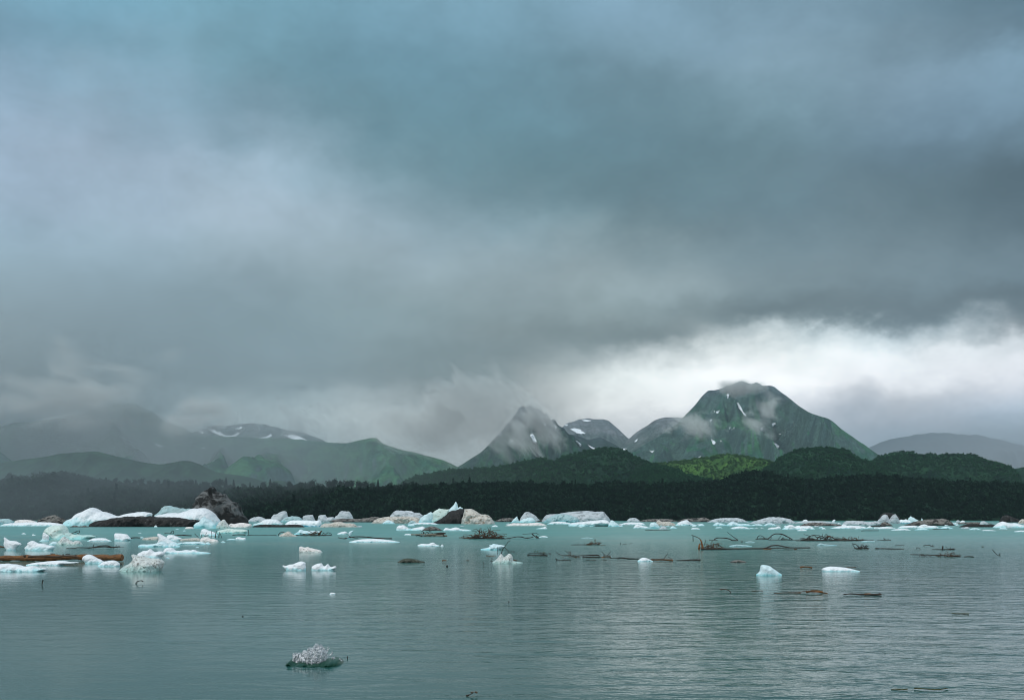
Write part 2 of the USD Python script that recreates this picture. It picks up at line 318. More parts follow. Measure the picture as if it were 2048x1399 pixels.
hill('hill', 2700, [(-200,950),(0,925),(90,912),(130,905),(190,903),(250,917),(320,928),(345,924),(370,920),(400,928),(430,943),(480,950),(520,960),(580,1000)], 420, 400, VEG_HILL, seed=13, label='hazy hill at the left behind the wooded bluff')
hill('hill', 2500, [(500,1000),(530,967),(545,962),(562,961),(585,970),(620,1000)], 150, 150, VEG_HILL, seed=14, label='tiny hazy knoll left of centre')
mR = hill('mountain', 5000, [(1180,985),(1230,925),(1258,908),(1289,888),(1328,865),(1367,833),(1394,806),(1408,788),(1418,780),(1432,778),(1450,771),(1468,768),(1484,764),(1500,768),(1514,766),(1528,771),(1541,771),(1555,778),(1573,791),(1601,814),(1640,832),(1659,839),(1683,857),(1710,876),(1737,894),(1760,911),(1800,940),(1840,985)],
     1900, 1500, VEG_MTN, amp=0.2, gully=1.1, seed=21, nx=460, ny=300, pw=0.95, label='green mountain with snow streaks and cloud round its summit')
mM = hill('mountain', 4600, [(800,985),(880,950),(930,925),(965,900),(990,876),(1012,850),(1028,830),(1042,814),(1052,815),(1060,811),(1068,817),(1077,816),(1085,826),(1094,828),(1101,839),(1110,841),(1117,851),(1128,857),(1138,868),(1156,871),(1175,878),(1197,875),(1217,882),(1250,905),(1300,985)],
     1700, 1300, ROCKY, amp=0.2, gully=1.1, seed=22, nx=400, ny=260, pw=0.95, label='rocky peak half hidden by torn mist')
mL = hill('mountain', 4200, [(-420,930),(-200,880),(0,850),(150,830),(240,806),(272,806),(284,814),(308,824),(325,841),(376,860),(410,871),(500,874),(581,877),(632,881),(684,885),(735,877),(749,876),(766,887),(787,895),(821,901),(855,911),(906,928),(960,985)],
     1700, 1300, VEG_MTN, amp=0.16, gully=0.8, seed=23, nx=460, ny=220, pw=0.95, label='long hazy green mountain at the left')
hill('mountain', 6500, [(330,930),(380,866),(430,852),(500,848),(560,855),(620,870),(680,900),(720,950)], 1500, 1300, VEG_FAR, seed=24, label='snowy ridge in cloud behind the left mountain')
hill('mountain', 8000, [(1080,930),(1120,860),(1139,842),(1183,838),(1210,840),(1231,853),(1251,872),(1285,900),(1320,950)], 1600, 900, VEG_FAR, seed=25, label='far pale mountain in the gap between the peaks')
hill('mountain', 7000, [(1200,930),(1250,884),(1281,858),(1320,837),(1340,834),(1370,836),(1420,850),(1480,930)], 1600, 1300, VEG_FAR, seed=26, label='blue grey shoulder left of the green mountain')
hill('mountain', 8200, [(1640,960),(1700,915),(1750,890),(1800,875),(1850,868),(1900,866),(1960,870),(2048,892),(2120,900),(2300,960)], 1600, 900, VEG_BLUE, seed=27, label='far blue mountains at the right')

SNOW = mat('old_snow', {'p': ('principled_bsdf', {'base_color': (0.72, 0.76, 0.80), 'roughness': 0.7})}, [], surface='p.BSDF')
from scipy.interpolate import LinearNDInterpolator
def snow(path, polys, lift=4.0):
    """Thin beds of old snow lying on the front slope of the hill, outlined in photo px."""
    X, Y, Z = HILLS[path]
    k = X.shape[0] * 2 // 3 + 1
    A = np.stack([X[:k].ravel(), Y[:k].ravel(), Z[:k].ravel()], 1); A = A[A[:, 2] > 5]
    pp = np.stack([CX + F * A[:, 0] / A[:, 1], HY - F * (A[:, 2] - H) / A[:, 1]], 1)
    keep = np.zeros(len(A), bool)                       # of what lies one behind the other, keep the near skin
    order = np.argsort(A[:, 1]); seen = {}
    for i in order:
        c = (int(pp[i, 0] // 4), int(pp[i, 1] // 4))
        if c not in seen or A[i, 1] < seen[c] + 60:
            keep[i] = True; seen.setdefault(c, A[i, 1])
    itp = LinearNDInterpolator(pp[keep], A[keep])
    for j, poly in enumerate(polys):
        P = chaikin(np.array(list(poly) + [poly[0]], float), 1)[:-1]
        step = max(np.ptp(P[:, 0]), np.ptp(P[:, 1])) / 9
        gx, gy = np.meshgrid(np.arange(P[:, 0].min(), P[:, 0].max(), step), np.arange(P[:, 1].min(), P[:, 1].max(), step))
        G = np.stack([gx.ravel(), gy.ravel()], 1) + np.random.default_rng(j).normal(size=(gx.size, 2)) * step * .15
        P = P + np.random.default_rng(j + 9).normal(size=P.shape) * step * .25
        Q = np.vstack([P, G[inside(G, P)]])
        W3 = itp(Q)
        ok = ~np.isnan(W3[:, 0])
        if ok.sum() < 4: continue
        Q, W3 = Q[ok], W3[ok]
        W3 = W3 + np.array([0, -lift, lift * .6])
        t = Delaunay(Q).simplices; t = t[inside(Q[t].mean(1), P)]
        e1, e2 = Q[t[:, 1]] - Q[t[:, 0]], Q[t[:, 2]] - Q[t[:, 0]]
        t = np.where((e1[:, 0] * e2[:, 1] - e1[:, 1] * e2[:, 0] > 0)[:, None], t[:, ::-1], t)
        n_ = len(W3)
        B = W3 + np.array([0, lift * 2.2, -lift * 1.2])
        obj('snow_patch', (np.vstack([W3, B]), np.vstack([t, t[:, ::-1] + n_])), SNOW, stage.GetPrimAtPath(path))

snow('/World/mountain', [[(1473,806),(1476,806),(1485,820),(1493,831),(1490,832),(1480,819)],[(1424,819),(1433,824),(1441,820),(1435,829),(1430,827)],[(1418,842),(1424,838),(1422,843)],[(1459,853),(1463,862),(1468,853),(1470,855),(1465,868),(1461,865)],[(1422,879),(1431,884),(1429,890),(1424,888)],[(1521,856),(1529,858),(1527,861)],[(1540,849),(1550,845),(1552,848),(1543,852)],[(1546,886),(1553,888),(1560,894),(1553,895)],[(1298,901),(1304,903),(1310,900),(1304,907)],[(1537,870),(1540,869),(1540,872)],[(1556,868),(1562,868),(1560,870)],[(1452,790),(1459,785),(1457,797)],[(1395,915),(1403,912),(1400,916)],[(1440,881),(1443,882),(1441,885)]])
snow('/World/mountain_001', [[(1150,880),(1156,884),(1165,891),(1158,889)],[(1173,889),(1182,893),(1192,899),(1183,898)],[(1060,870),(1066,868),(1070,878),(1074,886),(1068,884),(1063,878)],[(1108,850),(1114,856),(1112,858)],[(1085,845),(1092,850),(1090,853)],[(996,868),(1004,864),(1002,870)],[(1020,880),(1030,884),(1026,888)]])
snow('/World/mountain_002', [[(268,838),(271,838),(286,855),(282,854)],[(309,886),(318,889),(330,893),(322,896),(313,893)],[(402,896),(413,896),(409,899)]])
snow('/World/mountain_003', [[(418,858),(432,862),(446,868),(470,867),(482,862),(474,872),(452,878),(434,872)],[(470,858),(486,852),(482,860)],[(505,880),(530,874),(544,869),(540,875),(520,881)],[(560,868),(590,872),(620,880),(600,880)],[(398,862),(410,865),(404,868)]])
snow('/World/mountain_004', [[(1140,858),(1150,856),(1165,861),(1175,866),(1158,867)],[(1160,841),(1175,839),(1185,842),(1172,844)],[(1128,850),(1136,848),(1134,853)]])
snow('/World/mountain_005', [[(1245,897),(1255,897),(1251,903)],[(1268,884),(1276,876),(1273,884)]])

# ------------------------------------------------------------------ haze, fog and low cloud
HAZE = mat('haze_air', {'v': ('principled_volume', {'color': (0.60, 0.82, 0.90), 'density': 0.000034, 'anisotropy': 0.2})}, [], volume='v.volume')
def closed_box(lo, hi):
    b = trimesh.creation.box(np.subtract(hi, lo)); b.apply_translation(np.add(lo, hi) / 2.0); return b
p = obj('haze', closed_box((-5600, -700, -5), (5600, 10200, 1750)), HAZE)
tag(p, 'thin grey blue haze over the lake and hills', None, None, 'stuff')

def cloud_material(name, c, s, dens, color, nscale=1/260., thr=(0.34, 0.72), seed=0.0, stretch=(1, 1, 1), lean=0.0, core=0.1, soft=0.0):
    n = {'g': ('geometry', {}), 'v': ('principled_volume', {'color': color, 'anisotropy': -0.5})}
    l = []
    n['sub'] = ('vector_math', {'math_type': 'subtract', 'vector2': c}); l.append(('g.position', 'sub.vector1'))
    n['div'] = ('vector_math', {'math_type': 'divide', 'vector2': s}); l.append(('sub.vector', 'div.vector1'))
    n['len'] = ('vector_math', {'math_type': 'length'}); l.append(('div.vector', 'len.vector1'))
    n['fall'] = ('map_range', {'range_type': 'smoothstep', 'from_min': core, 'from_max': 1.0, 'to_min': -0.30 + soft, 'to_max': -0.75, 'clamp': True}); l.append(('len.value', 'fall.value'))
    n['mp'] = ('mapping', {'mapping_type': 'texture', 'scale': tuple(q / nscale for q in stretch), 'rotation': (0, lean, 0), 'location': (seed * 310.0, seed * 170.0, seed * 60.0)}); l.append(('g.position', 'mp.vector'))
    n['nz'] = ('noise_texture', {'scale': 1.0, 'detail': 5.0, 'roughness': 0.6, 'distortion': 0.5}); l.append(('mp.vector', 'nz.vector'))
    n['sum'] = ('math', {'math_type': 'multiply_add', 'value2': 1.7}); l += [('nz.fac', 'sum.value1'), ('fall.result', 'sum.value3')]
    n['d'] = ('map_range', {'range_type': 'smoothstep', 'from_min': thr[0], 'from_max': thr[1], 'to_min': 0.0, 'to_max': dens, 'clamp': True}); l.append(('sum.value', 'd.value'))
    l.append(('d.result', 'v.density'))
    return mat(name, n, l, volume='v.volume')

CLOUDS = 0
def low_cloud(px, py, D, wpx, hpx, depth, dens, label, color=(0.94, 1.0, 0.975), group=None, seedv=None, **k):
    global CLOUDS
    CLOUDS += 1
    c = (px_x(px, D), D, px_z(py, D)); s = (wpx / F * D / 2, depth / 2, hpx / F * D / 2)
    mt = cloud_material(f'cloud_vapour_{CLOUDS:03d}', c, s, dens, color, seed=seedv or CLOUDS * 3.7, **k)
    sph = trimesh.creation.icosphere(3)
    sph.vertices = sph.vertices * 1.02 * np.array(s) + np.array(c)
    p = obj('low_cloud', sph, mt)
    tag(p, label, None, group, 'stuff')

def fog_body(name, label, density, color, y_near, y_far, x_left, x_right, top, seed, flip=False):
    """A closed body of even drizzle fog whose near side leans back to the far side towards the right and the top, so that it thins out there."""
    mt = mat(f'drizzle_{seed:03d}', {'v': ('principled_volume', {'color': color, 'density': density})}, [], volume='v.volume')
    U, Wv = np.meshgrid(np.linspace(0, 1, 61), np.linspace(0, 1, 31))
    sm = lambda t: np.clip(t, 0, 1) ** 2 * (3 - 2 * np.clip(t, 0, 1))
    wob = fbm(np.stack([U * 3.5, Wv * 1.5, 0 * U], -1), 2, seed)
    U0 = U; U = 1 - U if flip else U
    t = 1 - (1 - sm((U - 0.02) / 0.98 + 0.35 * wob * np.sin(U * 3.14159))) * (1 - sm(Wv + 0.2 * wob * np.sin(Wv * 3.14159)))
    Yf = y_near + (y_far - y_near) * t
    # the body follows the lines of sight only in so far as it spreads with distance
    X = x_left + (x_right - x_left) * U0
    Z = 0.05 + top * Wv
    Yb = np.full_like(Yf, y_far + 1.0)
    front = np.stack([X, Yf, Z], -1).reshape(-1, 3); back = np.stack([X, Yb, Z], -1).reshape(-1, 3)
    N, M = X.shape; K = N * M; idx = np.arange(K).reshape(N, M)
    q = np.stack([idx[:-1, :-1], idx[:-1, 1:], idx[1:, 1:], idx[1:, :-1]], -1).reshape(-1, 4)
    rim = np.concatenate([idx[0, :], idx[1:, -1], idx[-1, -2::-1], idx[-2:0:-1, 0]]); nx_ = np.roll(rim, -1)
    side = np.stack([rim, rim + K, nx_ + K, nx_], -1)
    p = obj(name, (np.vstack([front, back]), np.vstack([q, q[:, ::-1] + K, side])), mt)
    tag(p, label, None, None, 'stuff')
FOGC = (0.72, 0.86, 0.92)
fog_body('fog_bank', 'grey drizzle in front of the wooded bluff at the left', 0.0011, FOGC, 520, 1180, -1400, 190, 190, 1)
fog_body('fog_bank', 'thick grey rain fog before the left mountain', 0.0044, (0.82, 0.97, 1.0), 2500, 3900, -4000, -250, 1250, 2)

fog_body('fog_bank', 'blue rain haze in front of the far mountains at the right', 0.0048, (0.82, 0.91, 0.99), 6600, 7300, 1750, 4000, 1100, 3, True)
low_cloud(950, 830, 2900, 430, 330, 140, 0.013, 'torn grey mist hanging in front of the middle peak', nscale=1/95., stretch=(1.7, 1, .8), lean=0.75, seedv=5.0, soft=0.25)
low_cloud(830, 850, 2950, 360, 200, 140, 0.015, 'pale mist bank where the left ridge meets the middle peak', nscale=1/110., stretch=(1.7, 1, .8), lean=0.5, soft=0.15)
low_cloud(1078, 868, 2800, 180, 220, 120, 0.034, 'wisp of mist trailing down the middle peak to the knoll', nscale=1/75., stretch=(1.8, 1, .7), lean=0.9, soft=0.1)
low_cloud(1478, 776, 3000, 190, 62, 120, 0.045, 'cloud cap resting on the green mountain summit', nscale=1/80., stretch=(1.6, 1, 1), soft=0.15)
low_cloud(1385, 846, 3000, 180, 110, 180, 0.022, 'thin wisp along the left flank of the green mountain', nscale=1/65., stretch=(1.5, 1, .8), lean=0.6)
low_cloud(1520, 825, 3000, 160, 130, 180, 0.020, 'thin wisp below the summit of the green mountain', nscale=1/65., stretch=(1.5, 1, .8), lean=0.6)
low_cloud(90, 770, 2300, 760, 300, 170, 0.015, 'grey cloud base hiding the top of the left mountain', nscale=1/110., stretch=(1.8, 1, .8), soft=0.06)
low_cloud(380, 830, 3500, 330, 120, 300, 0.014, 'pale cream cloud drifting over the left ridge', nscale=1/130., stretch=(1.6, 1, 1), soft=0.1)
low_cloud(620, 838, 5300, 460, 130, 500, 0.008, 'pale cream cloud bank behind the left ridge', nscale=1/200.)

# ------------------------------------------------------------------ ice
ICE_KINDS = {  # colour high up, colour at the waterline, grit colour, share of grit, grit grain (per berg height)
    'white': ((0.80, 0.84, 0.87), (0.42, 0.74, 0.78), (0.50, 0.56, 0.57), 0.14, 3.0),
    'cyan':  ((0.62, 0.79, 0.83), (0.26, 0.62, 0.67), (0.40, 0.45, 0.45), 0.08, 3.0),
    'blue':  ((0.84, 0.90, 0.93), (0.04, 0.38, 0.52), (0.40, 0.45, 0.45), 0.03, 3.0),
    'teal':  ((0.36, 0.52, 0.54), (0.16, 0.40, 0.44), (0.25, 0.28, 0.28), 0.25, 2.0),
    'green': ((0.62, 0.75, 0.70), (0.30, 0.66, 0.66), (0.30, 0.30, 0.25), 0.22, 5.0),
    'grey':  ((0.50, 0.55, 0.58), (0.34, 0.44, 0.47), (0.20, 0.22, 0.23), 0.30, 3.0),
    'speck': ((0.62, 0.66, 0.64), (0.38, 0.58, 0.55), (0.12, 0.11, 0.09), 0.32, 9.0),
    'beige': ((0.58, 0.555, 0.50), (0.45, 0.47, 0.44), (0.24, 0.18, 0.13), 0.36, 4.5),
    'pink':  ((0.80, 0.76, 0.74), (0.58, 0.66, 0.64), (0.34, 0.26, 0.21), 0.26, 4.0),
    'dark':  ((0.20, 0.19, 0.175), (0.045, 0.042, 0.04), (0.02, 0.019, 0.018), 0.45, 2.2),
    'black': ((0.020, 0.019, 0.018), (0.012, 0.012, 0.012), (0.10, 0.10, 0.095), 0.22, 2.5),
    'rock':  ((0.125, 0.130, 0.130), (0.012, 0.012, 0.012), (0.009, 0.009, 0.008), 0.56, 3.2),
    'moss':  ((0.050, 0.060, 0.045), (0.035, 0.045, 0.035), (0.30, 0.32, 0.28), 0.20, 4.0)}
ICE_MATS = {}
def ice_material(kind, h):
    lev = int(round(2 * math.log2(max(h, 0.05))))
    key = (kind, lev)
    if key in ICE_MATS:
        return ICE_MATS[key]
    hh = 2 ** (lev / 2)
    top, base, grit, share, grain = ICE_KINDS[kind]
    n = {'g': ('geometry', {}), 'p': ('principled_bsdf', {'roughness': 0.42 if kind not in ('black', 'rock', 'dark', 'moss') else 0.8, 'ior': 1.31})}
    l = [('g.position', 'z.vector'), ('g.position', 'n1.vector'), ('g.position', 'mb.vector'), ('mb.vector', 'n2.vector'), ('g.position', 'n3.vector')]
    n['mb'] = ('mapping', {'rotation': (0.3, 0.45, 0.2), 'scale': (1, 1, 1) if kind in ('rock', 'speck', 'black') else (0.6, 0.6, 1.7)})   # grit lies in tilted layers
    n['z'] = ('separate_xyz', {})
    n['n1'] = ('noise_texture', {'scale': 1.6 / hh, 'detail': 4.0, 'roughness': 0.6})
    n['n2'] = ('noise_texture', {'scale': grain / hh, 'detail': 5.0, 'roughness': 0.65, 'distortion': 0.6})
    n['n3'] = ('noise_texture', {'scale': 9.0 / hh, 'detail': 4.0, 'roughness': 0.65})
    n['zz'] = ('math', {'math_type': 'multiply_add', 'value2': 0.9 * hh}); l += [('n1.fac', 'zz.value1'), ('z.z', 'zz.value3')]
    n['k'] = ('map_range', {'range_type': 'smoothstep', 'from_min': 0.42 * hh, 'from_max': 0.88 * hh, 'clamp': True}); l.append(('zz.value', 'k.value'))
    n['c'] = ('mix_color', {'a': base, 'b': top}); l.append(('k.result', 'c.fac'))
    n['r'] = ('map_range', {'range_type': 'smoothstep', 'from_min': 0.66 - 0.38 * share - 0.03, 'from_max': 0.66 - 0.38 * share + 0.11, 'clamp': True}); l.append(('n2.fac', 'r.value'))
    n['rs'] = ('math', {'math_type': 'multiply', 'value2': min(1.0, 0.6 + share)}); l.append(('r.result', 'rs.value1'))
    n['d'] = ('mix_color', {'b': grit}); l += [('rs.value', 'd.fac'), ('c.result', 'd.a')]
    n['v'] = ('map_range', {'from_min': 0.25, 'from_max': 0.75, 'to_min': 0.86, 'to_max': 1.08}); l.append(('n3.fac', 'v.value'))
    n['s'] = ('vector_math', {'math_type': 'scale'}); l += [('d.result', 's.vector1'), ('v.result', 's.scale'), ('s.vector', 'p.base_color')]
    n['b'] = ('bump', {'strength': 0.7, 'distance': 0.10 * hh}); l += [('n3.fac', 'b.height'), ('b.normal', 'p.normal')]
    ICE_MATS[key] = mat(f'ice_{kind}_{len(ICE_MATS):03d}', n, l, surface='p.BSDF')
    return ICE_MATS[key]

def berg_mesh(pts, wl, thick=0.4, seed=0, rough=1.0, res=26, smooth=1):
    """A floating lump with the outline PTS (photo px, waterline to waterline), rounded in depth, with an uneven skin and a keel under water."""
    p = np.array(pts, float)
    wpx, hpx = np.ptp(p[:, 0]), wl - p[:, 1].min()
    D0 = dist(wl)
    T = thick * 0.5 * min(wpx, 3.2 * hpx + 0.25 * wpx) / F * D0
    D = D0 + T * 0.9
    k = D / F
    A = np.stack([px_x(p[:, 0], D), px_z(p[:, 1], D)], 1)
    A = chaikin(A, smooth)
    Wm, Hm = np.ptp(A[:, 0]), max(A[:, 1].max(), 0.02)
    zb = -(0.7 * Hm + 0.05 * Wm)
    c0 = A[:, 0].mean()
    low = np.array([[A[-1, 0] * .98 + c0 * .02, min(zb * .5, A[-1, 1] - .01)], [A[-1, 0] * .85 + c0 * .15, zb], [A[0, 0] * .85 + c0 * .15, zb], [A[0, 0] * .98 + c0 * .02, min(zb * .5, A[0, 1] - .01)]])
    O = np.vstack([A, low])
    sx, sz = max(Wm / (1.8 * res), 0.35 * k), max((Hm - zb) / res, 0.35 * k)
    s = max(min(sx, 2.2 * sz), 0.3 * sx); sz = min(sz, s)
    S = np.array([s, sz])
    # resample the outline
    B = np.roll(O, -1, 0); out = []
    for a, b in zip(O, B):
        m_ = max(1, int(np.ceil(np.linalg.norm((b - a) / S))))
        out.append(a + (b - a) * np.arange(m_)[:, None] / m_)
    O = np.vstack(out)
    jit = fbm(np.stack([O[:, 0] / (Hm * .35), O[:, 1] / (Hm * .35), 0 * O[:, 0] + seed], 1), 3, seed)
    jit2 = fbm(np.stack([O[:, 0] / (Hm * .35) + 50, O[:, 1] / (Hm * .35), 0 * O[:, 0] + seed], 1), 3, seed)
    up = np.clip(O[:, 1] / Hm, 0, 1)
    O = O + np.stack([jit2, jit], 1) * (Hm * 0.15 * rough * np.minimum(up * 4, 1))[:, None]
    gx, gz = np.meshgrid(np.arange(O[:, 0].min() + s / 2, O[:, 0].max(), s), np.arange(O[:, 1].min() + sz / 2, O[:, 1].max(), sz))
    rng = np.random.default_rng(seed + 1000)
    G = np.stack([gx.ravel(), gz.ravel()], 1) + (rng.random((gx.size, 2)) - .5) * S * .5
    G = G[inside(G, O)]
    dO = seg_dist(G / S, O / S)
    G, dO = G[dO > 0.45], None
    P = np.vstack([O, G])
    tri = Delaunay(P / S).simplices
    tri = tri[inside(P[tri].mean(1) + 1e-7, O)]
    e1, e2 = P[tri[:, 1]] - P[tri[:, 0]], P[tri[:, 2]] - P[tri[:, 0]]
    cr = e1[:, 0] * e2[:, 1] - e1[:, 1] * e2[:, 0]
    tri = np.where((cr < 0)[:, None], tri[:, ::-1], tri)[np.abs(cr) > 1e-12]
    d = np.concatenate([np.zeros(len(O)), seg_dist(G, O)])
    dm = max(0.75 * Hm, 0.06 * Wm)
    q = np.clip(d / dm, 0, 1)
    t = T * np.sqrt(np.maximum(1 - (1 - q) ** 2, 0))
    Q = np.stack([P[:, 0] / (Hm * 1.1), P[:, 1] / (Hm * 1.1), 0 * t + seed * 1.3], 1)
    Q2 = Q * 3.3
    hm = min(Hm, T)
    facet = lambda R, sd: np.abs(fbm(R, 3, sd))
    tf = t * (1 + 0.9 * fbm(Q, 3, seed + 1) * rough) + np.minimum(t, hm * .5) * (0.8 * fbm(Q2, 4, seed + 2) - 1.5 * (facet(Q2 * .8, seed + 6) - .12)) * max(rough, .8)
    tb = t * (1 + 0.9 * fbm(Q + 40, 3, seed + 3) * rough)
    tf, tb = np.maximum(tf, 0), np.maximum(tb, 0)
    tf[:len(O)] = 0; tb[:len(O)] = 0
    mid = 0.5 * T * fbm(Q * .6, 2, seed + 4) * q
    nO = len(O); N = len(P)
    V = np.vstack([np.stack([P[:, 0], D + mid - tf, P[:, 1]], 1), np.stack([P[nO:, 0], D + mid[nO:] + tb[nO:], P[nO:, 1]], 1)])
    bk = np.where(tri < nO, tri, tri - nO + N)
    return trimesh.Trimesh(V, np.vstack([tri, bk[:, ::-1]]), process=False), Hm

ICE_N = 0
def ice(pts, wl, kind, label, thick=0.45, name='ice_floe', cat=None, group=None, rough=1.0, res=None, parent=None, smooth=1, sm=28):
    global ICE_N
    ICE_N += 1
    wpx = np.ptp(np.array(pts, float)[:, 0])
    mesh, Hm = berg_mesh(pts, wl, thick, ICE_N, rough, res or int(np.clip(8 + wpx / 3, 10, 40)), smooth)
    p = obj(name, mesh, ice_material(kind, Hm), parent, smooth=sm)
    if parent is None:
        tag(p, label, cat or name.replace('_', ' '), group)
    return p

# @@ICE@@
I = ice
# --- the big jam at the left, back to front
I([(-12,1046),(-6,1040),(0,1038),(6,1037),(14,1036.5),(22,1038),(27,1043),(28,1046)],1047,'teal','pale green ice hump at the left edge behind the flat white floe',name='iceberg',cat='iceberg')
I([(29,1047),(31,1040),(42,1038.5),(53,1038),(64,1040),(75,1043),(80,1047)],1048,'pink','low pinkish ice hump beside the grey boulder shaped berg',name='iceberg',cat='iceberg')
I([(73,1048),(78,1039),(90,1034),(98,1031),(105,1030),(113,1030),(120,1034),(128,1037),(132,1041),(134,1048)],1048,'dark','dark grey boulder shaped iceberg left of the white mound',name='iceberg',cat='iceberg')
I([(384,1049),(385,1014),(387,1008),(393,1004),(396,995),(402,989),(406,983),(412,980),(418,977.5),(424,973.5),(428,976),(432,981),(434,984.5),(440,985.5),(443,988),(446,990),(448,987),(452,990),(458,996),(467,1002),(476,1005),(478,1010),(483,1012),(485,1017),(487,1022),(488,1028),(492,1034),(495,1041),(497,1049)],1050,'rock','tall black iceberg crusted with rock debris, highest in the picture',thick=.8,name='debris_iceberg',cat='iceberg',rough=.8,smooth=0)
I([(303,1048),(308,1030),(318,1022),(325,1012),(338,1011),(352,1014.5),(364,1016),(384,1015),(395,1020),(398,1048)],1049,'teal','turquoise ice block with dark streaks behind the white dome',name='iceberg',cat='iceberg')
I([(129,1051),(133,1040),(145,1035.5),(153,1031),(155,1027.5),(168,1023),(178,1018),(184,1015),(187,1014.7),(192,1016.5),(197,1019),(203,1022.5),(211,1022.5),(222,1027),(232,1030),(245,1032),(252,1051)],1051,'white','white pointed mound of ice left of the black ridge',name='iceberg',cat='iceberg',thick=.6,rough=.7)
I([(228,1051),(236,1031),(256,1027),(268,1024),(280,1023),(296,1023.5),(305,1026),(303,1033),(300,1051)],1051,'white','smooth white slab rising behind the black ridge',name='iceberg',cat='iceberg',rough=.6)
I([(307,1052),(312,1032),(316,1029),(330,1027),(345,1026),(358,1025),(372,1022),(382,1018),(390,1016),(400,1015),(410,1015),(420,1019),(428,1026),(434,1033),(440,1042),(442,1050)],1050.5,'white','broad white cracked dome of ice before the tall black berg',name='iceberg',cat='iceberg',thick=.6,rough=.6)
I([(180,1052),(184,1046),(192,1042),(200,1041),(205,1039),(215,1038),(225,1035),(240,1033.5),(256,1032.5),(275,1032),(300,1031.5),(320,1033),(340,1034),(360,1034),(370,1037),(380,1038),(390,1037.5),(400,1039),(402,1040.5),(396,1045),(392,1052)],1053,'black','long black gravel covered ice ridge in front of the white ice',thick=.5,name='debris_iceberg',cat='iceberg',rough=1.2)
I([(388,1056),(389,1047),(400,1042),(405,1034),(408,1031.5),(412,1036),(420,1041),(427,1044),(434,1050),(437,1056)],1056,'cyan','cyan ice block with an upright grey fin below the white dome',name='iceberg',cat='iceberg')
I([(430,1056),(436,1046),(443,1040),(447,1037.5),(452,1042),(459,1051),(462,1056)],1056,'speck','olive grey pointed ice piece at the right foot of the white dome',name='iceberg',cat='iceberg')
I([(456,1055),(460,1046),(468,1047),(478,1045),(486,1044),(495,1046),(503,1048),(504,1051),(501,1055)],1055,'pink','rubbly pinkish white floe at the foot of the tall black berg')
I([(0,1051),(6,1048),(12,1046.5),(18,1045.5),(32,1045),(62,1043.5),(80,1043.5),(104,1044),(118,1046),(126,1048),(129,1051)],1051.5,'white','long flat white floe in front of the grey boulder shaped berg',res=30)
I([(140,1053),(146,1050),(152,1050),(158,1052),(170,1050),(176,1052),(178,1053)],1053.5,'dark','small dark rubble at the foot of the white mound',name='ice_rubble',cat='ice rubble')
I([(369,1057),(372,1053.5),(378,1052.5),(386,1053),(388,1057)],1057,'pink','tiny floe with a black stone left of the cyan fin')
I([(308,1053),(310,1050),(313,1050),(315,1053)],1053.8,'white','tiny white lump floating before the black gravel ridge')
# --- behind the jam, centre left
I([(492,1043),(505,1034),(520,1032),(530,1036),(541,1043)],1043,'grey','grey ice hump just right of the tall black berg',name='iceberg',cat='iceberg')
I([(540,1043),(545,1030),(555,1026),(562,1022),(568,1021),(574,1022),(575,1028),(577,1043)],1043,'grey','grey iceberg leaning to a blunt right hand peak',name='iceberg',cat='iceberg')
I([(560,1043),(570,1033),(590,1031),(602,1034),(610,1043)],1043.3,'teal','low rounded grey green berg right of the blunt grey peak',name='iceberg',cat='iceberg')
I([(605,1043),(606,1032),(611,1029.5),(626,1029),(628,1034),(633,1043)],1043.3,'grey','flat topped pale grey berg, left of a matching pair',name='iceberg',cat='iceberg',smooth=0)
I([(634,1043),(637,1031),(641,1029),(651,1029),(655,1034),(668,1034),(673,1043)],1043.3,'grey','flat topped pale grey berg, right of a matching pair',name='iceberg',cat='iceberg',smooth=0)
I([(667,1043),(670,1032),(675,1030),(679,1022),(685,1020.5),(692,1023),(699,1022),(703,1028),(706,1034),(708,1043)],1043,'grey','crumpled pale grey iceberg with a square top',name='iceberg',cat='iceberg')
I([(658,1044),(668,1037),(690,1036),(705,1037),(730,1036),(742,1033),(752,1032),(762,1036),(766,1044)],1043.8,'dark','low dark slate coloured ice below the crumpled pale berg',name='iceberg',cat='iceberg')
I([(503,1050),(520,1044),(530,1038),(540,1037),(552,1038),(560,1042),(567,1050)],1050,'white','smooth white dome of ice above a black strip',name='iceberg',cat='iceberg',rough=.6)
I([(568,1052),(571,1047),(576,1042),(582,1040),(600,1039.5),(625,1041),(635,1040),(641,1040),(643,1045),(643,1052)],1053,'blue','white floe with a vivid blue undercut at its right end',rough=.7)
I([(505,1053),(512,1049),(530,1048),(560,1049),(590,1048),(604,1049),(609,1053)],1053.8,'black','flat black debris strip along the front of the white dome',name='debris_floe',cat='ice floe')
I([(639,1053),(648,1045),(660,1046),(670,1043),(680,1042),(690,1046),(700,1045),(707,1046),(712,1049),(717,1053)],1053.5,'beige','dirty cream ice heap right of the blue undercut floe',name='ice_heap',cat='ice floe')
